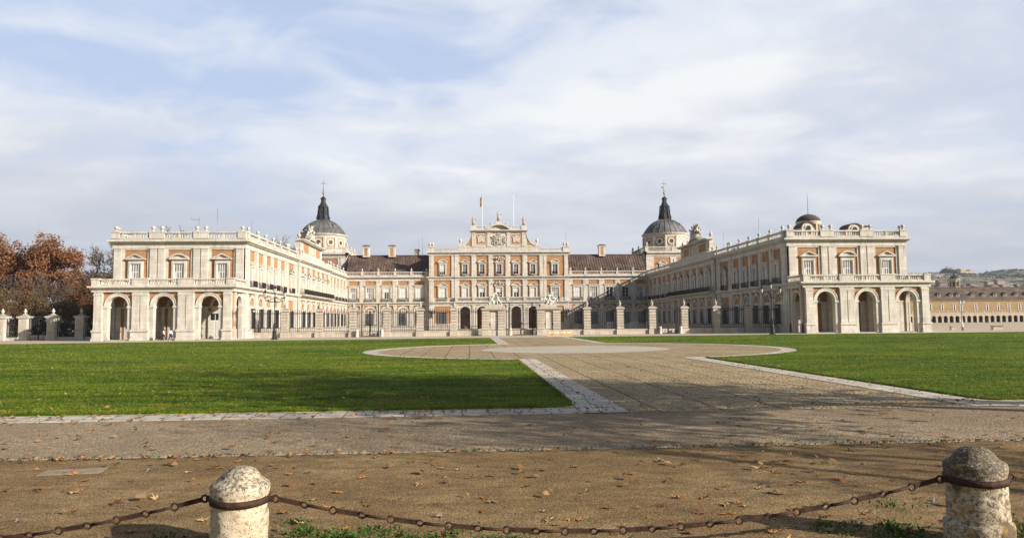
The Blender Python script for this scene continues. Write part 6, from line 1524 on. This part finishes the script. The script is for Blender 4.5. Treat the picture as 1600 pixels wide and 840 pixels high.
def weeds():
    g = np.random.default_rng(9); C = []
    for cx, cy, r, n in [(-1.62, 7.45, .22, 900), (-1.35, 7.75, .16, 420), (-1.75, 7.95, .15, 300), (-.95, 7.9, .17, 300), (-.55, 7.5, .2, 420), (-.75, 7.35, .14, 260), (.35, 7.4, .17, 380), (-.2, 7.8, .12, 140), (-1.2, 7.3, .2, 500), (-1.9, 8.35, .12, 120),
            (4.25, 7.25, .2, 420), (3.8, 7.6, .2, 260), (4.5, 7.6, .16, 260), (5.55, 7.1, .22, 420), (5.9, 7.5, .2, 240), (-3.2, 7.8, .15, 160), (-2.75, 7.65, .14, 200), (4.9, 8.4, .2, 120), (-3.9, 7.5, .13, 120), (4.15, 6.85, .2, 300)]:
        n = int(n*.5); r *= 1.05; C.append(np.stack([cx+g.normal(0, r*.75, n), cy+g.normal(0, r*.75, n)], 1))
    g2 = g.uniform(-1, 1, (700, 2)); C.append(np.stack([g2[:, 0]*10+1, 12.6+g.normal(0, .05, 700)], 1))
    P = np.concatenate(C); n = len(P); h = g.uniform(.018, .062, n); w = g.uniform(.006, .016, n); an = g.uniform(0, 2*PI, n); ln = g.uniform(.2, 1.3, n)*h
    d = np.stack([np.cos(an), np.sin(an)], 1); pr = np.stack([-d[:, 1], d[:, 0]], 1)
    def p3(xy, z): return np.concatenate([xy, z[:, None]], 1)
    V = np.stack([p3(P, np.full(n, .004)), p3(P+d*ln[:, None]*.55+pr*w[:, None], h*.75), p3(P+d*ln[:, None], h), p3(P+d*ln[:, None]*.55-pr*w[:, None], h*.75)], 1).reshape(-1, 3)
    o = link('weeds', raw_mesh('weeds', V, np.arange(n*4).reshape(-1, 4), 'weed_green')); tag(o, 'low green weeds growing in the sand around the stone bollards', 'weeds', None, 'stuff')
weeds()

# ------------------------------------------------------------------ bollards and chains
def bollard(x, y, z, rz, tilt, mat, label, seed, flare=-.09):
    from mathutils import noise as mn
    M = T(x, y, z, rz) @ Matrix.Rotation(tilt, 4, 'Y'); r_ = tag(empty('stone_bollard', M), label, 'bollard', 'chained stone bollards along the sand')
    prof = [(.312, -.15), (.312, .02+flare*.8), (.308, .15+flare), (.302, .285+flare), (.297, .312+flare), (.275, .326+flare), (.268, .345+flare), (.266, .45), (.265, .58), (.264, .62), (.264, .67), (.268, .69), (.274, .71), (.276, .755), (.268, .782), (.258, .791), (.234, .803), (.209, .820), (.188, .844), (.168, .873), (.143, .901), (.108, .925), (.062, .941), (.012, .946)]
    P2 = []
    for (r0, z0), (r1, z1) in zip(prof[:-1], prof[1:]):
        k = max(1, int(math.hypot(r1-r0, z1-z0)/.014)); P2 += [(r0+(r1-r0)*i/k, z0+(z1-z0)*i/k) for i in range(k)]
    P2.append(prof[-1]); S = 88; mb = MB(); mb.lathe(P2, (0, 0, 0), S, mat)
    V = []
    for vx, vy, vz in mb.v:
        p = Vector((vx, vy, vz))*1.0+Vector((seed*3.1, 0, 0))
        dsp = .007*mn.fractal(p*5, .9, 2.1, 5)+.004*mn.fractal(p*24, .8, 2.1, 3)
        chip = mn.noise(p*7+Vector((9, 2, 4))); 
        if chip > .42: dsp -= .05*(chip-.42)
        r = math.hypot(vx, vy); k = 1+dsp/max(r, .08); V.append((vx*k, vy*k, vz+dsp*.35))
    mb.v = V; link('stone', mb.mesh('stone'), M, r_)
    b = MB(); ri = .271; N = 48
    def ringp(r, zc): return [(r*math.cos(2*PI*i/N), r*math.sin(2*PI*i/N), zc+.006*math.sin(2*PI*i/N*2+seed)) for i in range(N)]
    vs = ringp(ri+.012, .60)+ringp(ri+.012, .665)+ringp(ri-.03, .665)+ringp(ri-.03, .60); fs = []
    for k in range(4):
        for i in range(N): j = (i+1) % N; k2 = (k+1) % 4; fs.append((k*N+i, k*N+j, k2*N+j, k2*N+i))
    b.add(vs, fs, 'rust_chain', True)
    for q in (-1, 1): b.box(q*(ri+.03)-.03, q*(ri+.03)+.03, -.014, .014, .605, .66, 'rust_chain'); 
    bd = link('iron_band', b.mesh('iron_band'), M, r_)
    for q in (-1, 1):
        e = MB(); pts = [(q*(ri+.075)+.032*math.cos(t), .0, .632+.032*math.sin(t)) for t in [2*PI*i/14 for i in range(15)]]; e.tube(pts, .011, 6, 'rust_chain'); link('eye', e.mesh('eye'), M, bd)
B1 = Vector((-2.26, 7.4, -.13)); B2 = Vector((4.93, 6.97, .0)); B0 = Vector((-9.45, 7.85, -.2)); B3 = Vector((12.1, 6.55, .05))
bollard(*B1, -.06, .01, 'bollard_pale', 'pale sunlit stone bollard with rusty band, left of the sagging chain', 1, -.17)
bollard(*B2, -.06, -.015, 'bollard_lichen', 'lichen covered grey stone bollard with black band, half in shade', 2)
bollard(*B0, -.06, .0, 'bollard_pale', 'pale stone bollard beyond the left edge where the left chain ends', 3)
bollard(*B3, -.06, .0, 'bollard_lichen', 'lichen stained stone bollard beyond the right edge where the right chain ends', 4)
def chain(a, b, sag, label, seed):
    d = (b-a); d2 = Vector((d.x, d.y, 0)).normalized()
    p0 = a+d2*.35+Vector((0, 0, .632)); p1 = b-d2*.35+Vector((0, 0, .632))
    r2 = random.Random(seed); L = (p1-p0).length; n = int(L/.275)
    if n % 2 == 0: n += 1
    P = lambda t: p0.lerp(p1, t)-Vector((0, 0, sag*4*t*(1-t)))
    M = T(a.x, a.y, 0); r_ = tag(empty('chain', M), label, 'chain', 'rusty chains between the bollards')
    for i in range(n):
        s, e = P(i/n), P((i+1)/n); dd = (e-s).normalized(); side = dd.cross(Vector((0, 0, 1))).normalized(); upv = side.cross(dd)
        s2, e2 = s+dd*.03, e-dd*.03; mb = MB(); k = i % 2
        if k == 0:
            hw, hh = .011, .022
            vs = [tuple(p+side*x*hw+upv*z*hh) for p in (s2, e2) for x, z in ((-1, -1), (1, -1), (1, 1), (-1, 1))]
            mb.add(vs, [(0, 1, 2, 3), (7, 6, 5, 4), (0, 4, 5, 1), (1, 5, 6, 2), (2, 6, 7, 3), (3, 7, 4, 0)], 'rust_chain')
        else: mb.tube([s2, s2.lerp(e2, .5)-Vector((0, 0, .004)), e2], .016, 7, 'rust_chain')
        link('bar_link', mb.mesh('bar_link'), Matrix.Identity(4), r_)
        if i < n-1:
            c = e+Vector((0, 0, -.004)); mb = MB(); ax = (upv if k else (upv+side*.5).normalized())
            mb.tube([c+(dd*math.cos(t)*.034+ax*math.sin(t)*.034) for t in [2*PI*j/14 for j in range(15)]], .0105, 6, 'rust_chain')
            link('ring_link', mb.mesh('ring_link'), Matrix.Identity(4), r_)
chain(B1, B2, .40, 'long rusty chain sagging between the pale and the lichen covered bollard', 1)
chain(B0, B1, .40, 'rusty chain running from the pale bollard out of the left edge', 2)
chain(B2, B3, .40, 'short visible end of chain right of the lichen covered bollard', 3)

# ------------------------------------------------------------------ fallen plane leaves
def leaf_mesh(seed, mat):
    r2 = random.Random(seed); lobes = [(90, 1.0), (38, .92), (142, .92), (-14, .72), (194, .72)]; pts = []
    order = sorted([(a, l) for a, l in lobes]); angs = []
    for i, (a, l) in enumerate(order):
        l *= r2.uniform(.85, 1.1)
        angs += [(a-13, l*.62), (a-6, l*.78), (a, l), (a+6, l*.76), (a+13, l*.6)]
        if i < 4: angs.append((a+26, .36))
    angs.append((270-35, .3)); angs.append((270, .12)); angs.append((270+35, .3))
    n = len(angs); c1, c2 = r2.uniform(.25, .9), r2.uniform(-.3, .5); ph = r2.uniform(0, PI)
    def pt(a, l, f=1): 
        t = math.radians(a); x, y = l*f*math.cos(t), l*f*math.sin(t); q = x*math.cos(ph)+y*math.sin(ph); w = -x*math.sin(ph)+y*math.cos(ph)
        return (x*.5, y*.5, .5*(c1*.55*q*q+c2*.4*w*w+.07*math.sin(5*t+seed))+.03)
    V = [(0, 0, .02)]+[pt(a, l, .5) for a, l in angs]+[pt(a, l) for a, l in angs]; F = []
    for i in range(n):
        j = (i+1) % n; F.append((0, 1+i, 1+j)); F.append((1+i, 1+n+i, 1+n+j, 1+j))
    mb = MB(); mb.add(V, F, mat, False); mb.tube([(0, -.05, .03), (.04, -.4, .08), (.02, -.62, .03)], [.014, .01, .008], 4, mat)
    return mb.mesh('fallen_leaf')
LM = ['fallen_orange', 'fallen_tan', 'fallen_brown', 'fallen_orange', 'fallen_grey', 'fallen_tan', 'fallen_brown', 'fallen_orange']
LMS = [leaf_mesh(i+1, LM[i]) for i in range(8)]
LB = {'fallen_orange': 'orange brown plane leaf', 'fallen_tan': 'pale tan plane leaf', 'fallen_brown': 'dark brown plane leaf', 'fallen_grey': 'greyish withered plane leaf'}
r2 = random.Random(123); placed = 0
def in_paving(x, y): return y < 12.55 or 12.8 < y < 17.4
spots = [(-1.35, 8.05), (-1.0, 7.95), (-.4, 7.9), (-.75, 7.75), (-1.75, 7.55), (-1.55, 7.62), (.0, 7.5), (-.45, 7.35), (1.1, 8.2), (-4.6, 7.9), (-4.4, 8.4), (-5.3, 8.0), (-2.9, 9.0), (-5.2, 10.2), (3.1, 7.5), (2.6, 8.3), (1.55, 7.4), (4.35, 7.5), (5.5, 8.4), (2.4, 7.15), (-.35, 10.5), (.9, 10.6)]
while placed < 285:
    if placed < len(spots): x, y = spots[placed]
    else:
        y = 6.9+(r2.random()**1.25)*10.6; x = r2.uniform(-.72, .72)*(y+1)+y*.058
        if not in_paving(x, y): continue
        if r2.random() < .35 and spots: bx, by = spots[r2.randrange(len(spots))]; x, y = bx+r2.gauss(0, .5), max(6.9, by+r2.gauss(0, .5))
        spots.append((x, y))
        if not in_paving(x, y): y = 12.2
    m = r2.randrange(8); sand = y < 12.6; s_ = r2.uniform(.10, .235)
    o = link('fallen_leaf', LMS[m], T(x, y, .012 if sand else .014) @ Matrix.Rotation(r2.uniform(0, 6.28), 4, 'Z') @ Matrix.Rotation(r2.gauss(0, .14), 4, 'X') @ Matrix.Rotation(r2.gauss(0, .14), 4, 'Y') @ Matrix.Scale(s_, 4))
    where = 'lying on the brown sand' if sand else 'lying on the grey cobbled road'
    tag(o, LB[LM[m]]+' '+where, 'leaf', LB[LM[m]].replace('leaf', 'leaves')+(' on the sand' if sand else ' on the cobbled road'))
    placed += 1
# the far specks of leaf, past counting
g = np.random.default_rng(77); n = 900
y = 9+g.random(n)**1.1*34; x = g.uniform(-.75, .75, n)*y+y*.058
y = np.where((y > 17.4) & (g.random(n) < .25), 17.5+g.random(n)*1.1, y)
ed = np.concatenate([np.stack([g.uniform(-13, 15, 420), 12.56-np.abs(g.normal(0, .07, 420))], 1), np.stack([g.uniform(-15, PL1, 260), 17.6+g.uniform(-.25, .85, 260)], 1), np.stack([PL0+g.uniform(-.1, 1.1, 150), g.uniform(18, 38, 150)], 1), np.stack([PR0+g.uniform(-.1, 1.2, 150), g.uniform(18, 38, 150)], 1)])
x = np.concatenate([x, ed[:, 0]]); y = np.concatenate([y, ed[:, 1]]); n = len(x)
z = np.where((y > 18.5) & ((x < PL0) | (x > PR1)), .11, .03)
t0 = g.uniform(0, 6.28, n); sz = np.concatenate([g.uniform(.035, .09, 900), g.uniform(.02, .055, n-900)])
V = np.stack([np.stack([x+np.cos(t0+k*PI/2)*sz*(1 if k % 2 else .7), y+np.sin(t0+k*PI/2)*sz, z+g.uniform(-.01, .05, n)], 1) for k in range(4)], 1).reshape(-1, 3)
o = link('leaf_litter', raw_mesh('leaf_litter', V, np.arange(n*4).reshape(-1, 4), 'leaf_fallen')); tag(o, 'specks of fallen leaves strewn over road, path and lawn edges', 'leaf litter', None, 'stuff')

# ------------------------------------------------------------------ air
hz = MB(); hz.box(-3400, 3400, -300, 2600, -2, 190, 'stone'); hz.keys = []
hme = bpy.data.meshes.new('haze'); hme.from_pydata(hz.v, [], hz.f); hm_ = bpy.data.materials.new('haze_air'); hm_.use_nodes = True
ht = hm_.node_tree; ht.nodes.remove(ht.nodes['Principled BSDF']); pvn = ht.nodes.new('ShaderNodeVolumePrincipled'); pvn.inputs['Color'].default_value = (.86, .91, 1, 1); pvn.inputs['Density'].default_value = HAZE; pvn.inputs['Anisotropy'].default_value = .2
ht.links.new(pvn.outputs[0], ht.nodes['Material Output'].inputs['Volume']); hme.materials.append(hm_)
tag(link('haze', hme), 'thin pale air haze over the plaza and hills', None, None, 'stuff')

# ------------------------------------------------------------------ camera, sky, sun
cam = bpy.data.cameras.new('camera'); cam.sensor_width = 36; cam.lens = 36*1137.1/1600; cam.clip_end = 12000; cam.clip_start = .1
co = bpy.data.objects.new('camera', cam); COL.objects.link(co)
yaw, pitch, roll = .0580, .0722, -.0096
f = Vector((math.sin(yaw)*math.cos(pitch), math.cos(yaw)*math.cos(pitch), math.sin(pitch))); r = Vector((math.cos(yaw), -math.sin(yaw), 0)); u = r.cross(f)
rr = r*math.cos(roll)+u*math.sin(roll); uu = -r*math.sin(roll)+u*math.cos(roll)
Mc = Matrix((rr, uu, -f)).transposed().to_4x4(); Mc.translation = (0, 0, 2.2); co.matrix_world = Mc
SC.camera = co
sun = bpy.data.lights.new('sun', 'SUN'); sun.energy = 5.0; sun.angle = math.radians(.6); sun.color = (1, .93, .83)
so = bpy.data.objects.new('sun', sun); COL.objects.link(so); so.rotation_euler = SUN.to_track_quat('Z', 'Y').to_euler(); so.location = (40, -40, 60)
W = bpy.data.worlds.new('World'); SC.world = W; W.use_nodes = True; t = W.node_tree; k = NB(t); bg = t.nodes['Background']
sky = k.n('ShaderNodeTexSky'); sky.sky_type = 'NISHITA'; sky.sun_disc = False; sky.sun_elevation = SUN_EL; sky.sun_rotation = math.atan2(SUN.x, SUN.y); sky.air_density = 1.0; sky.dust_density = 1.2; sky.ozone_density = 1.5
tc = k.n('ShaderNodeTexCoord'); sp = k.n('ShaderNodeSeparateXYZ'); k.l(tc.outputs['Generated'], sp.inputs[0])
den = k.math('ADD', k.math('MAXIMUM', sp.outputs[2], 0.0), .16)
cv = k.n('ShaderNodeCombineXYZ'); k.l(k.math('DIVIDE', sp.outputs[0], den), cv.inputs[0]); k.l(k.math('DIVIDE', sp.outputs[1], den), cv.inputs[1])
def vscale(s, o=(0, 0, 0)):
    m = k.n('ShaderNodeVectorMath', operation='MULTIPLY_ADD'); k.l(cv.outputs[0], m.inputs[0]); m.inputs[1].default_value = s; m.inputs[2].default_value = o; return m.outputs[0]
n1 = k.noise(vscale((.8, 1.0, 1), (2.69, 16.95, 0)), .8, 7, .52, .35)       # broad cloud masses
n2 = k.noise(vscale((1, 1.25, 1), (15.28, 5.1, 0)), 2.4, 7, .54, .4)       # torn edges and wisps
n3 = k.noise(vscale((.5, .7, 1), (9.91, 8.99, 0)), .55, 4, .5)             # light and grey parts of the deck
low = k.ramp(sp.outputs[2], [(.12, .20), (.25, .12), (.40, .0)])        # the deck closes towards the horizon
cov = k.math('ADD', k.math('ADD', k.math('MULTIPLY', n1, .72), k.math('MULTIPLY', n2, .28)), low)
cov = k.math('SUBTRACT', cov, k.math('MULTIPLY', k.ramp(sp.outputs[2], [(.45, 0.0), (.7, 1.0)]), .12))   # fewer clouds overhead, out of view, to lower the fill light
mask = k.ramp(cov, [(.475, 0.0), (.58, .7), (.68, 1.0)], 'EASE')
lit = k.math('ADD', k.math('MULTIPLY', n2, .3), k.math('MULTIPLY', n3, .7))
white = k.ramp(lit, [(.38, (6.0, 6.5, 7.6)), (.50, (7.3, 7.6, 8.4)), (.60, (9.3, 9.5, 9.8))])
grey = k.ramp(lit, [(.40, (4.6, 5.0, 5.9)), (.60, (5.9, 6.3, 7.1))])
cl = k.mix(k.ramp(sp.outputs[2], [(.05, .0), (.19, 1.0)]), grey, white)
mask = k.math('MAXIMUM', mask, k.math('MULTIPLY', k.ramp(n2, [(.44, 0.0), (.66, 1.0)]), .55))
front = k.ramp(sp.outputs[1], [(.05, 0.0), (.45, 1.0)])   # clouds kept ahead; unseen sky behind thinned out to lower the fill light
mask = k.math('MULTIPLY', mask, k.math('ADD', .15, k.math('MULTIPLY', front, .85)))
clear = k.mix(k.math('MULTIPLY', k.ramp(sp.outputs[2], [(.38, .8), (.62, .1)]), front), sky.outputs[0], (6.1, 7.3, 9.9, 1))
k.l(k.mix(mask, clear, cl), bg.inputs[0]); bg.inputs[1].default_value = .059
SC.view_settings.view_transform = 'Standard'; SC.view_settings.look = 'None'; SC.view_settings.exposure = .74; SC.view_settings.gamma = 1
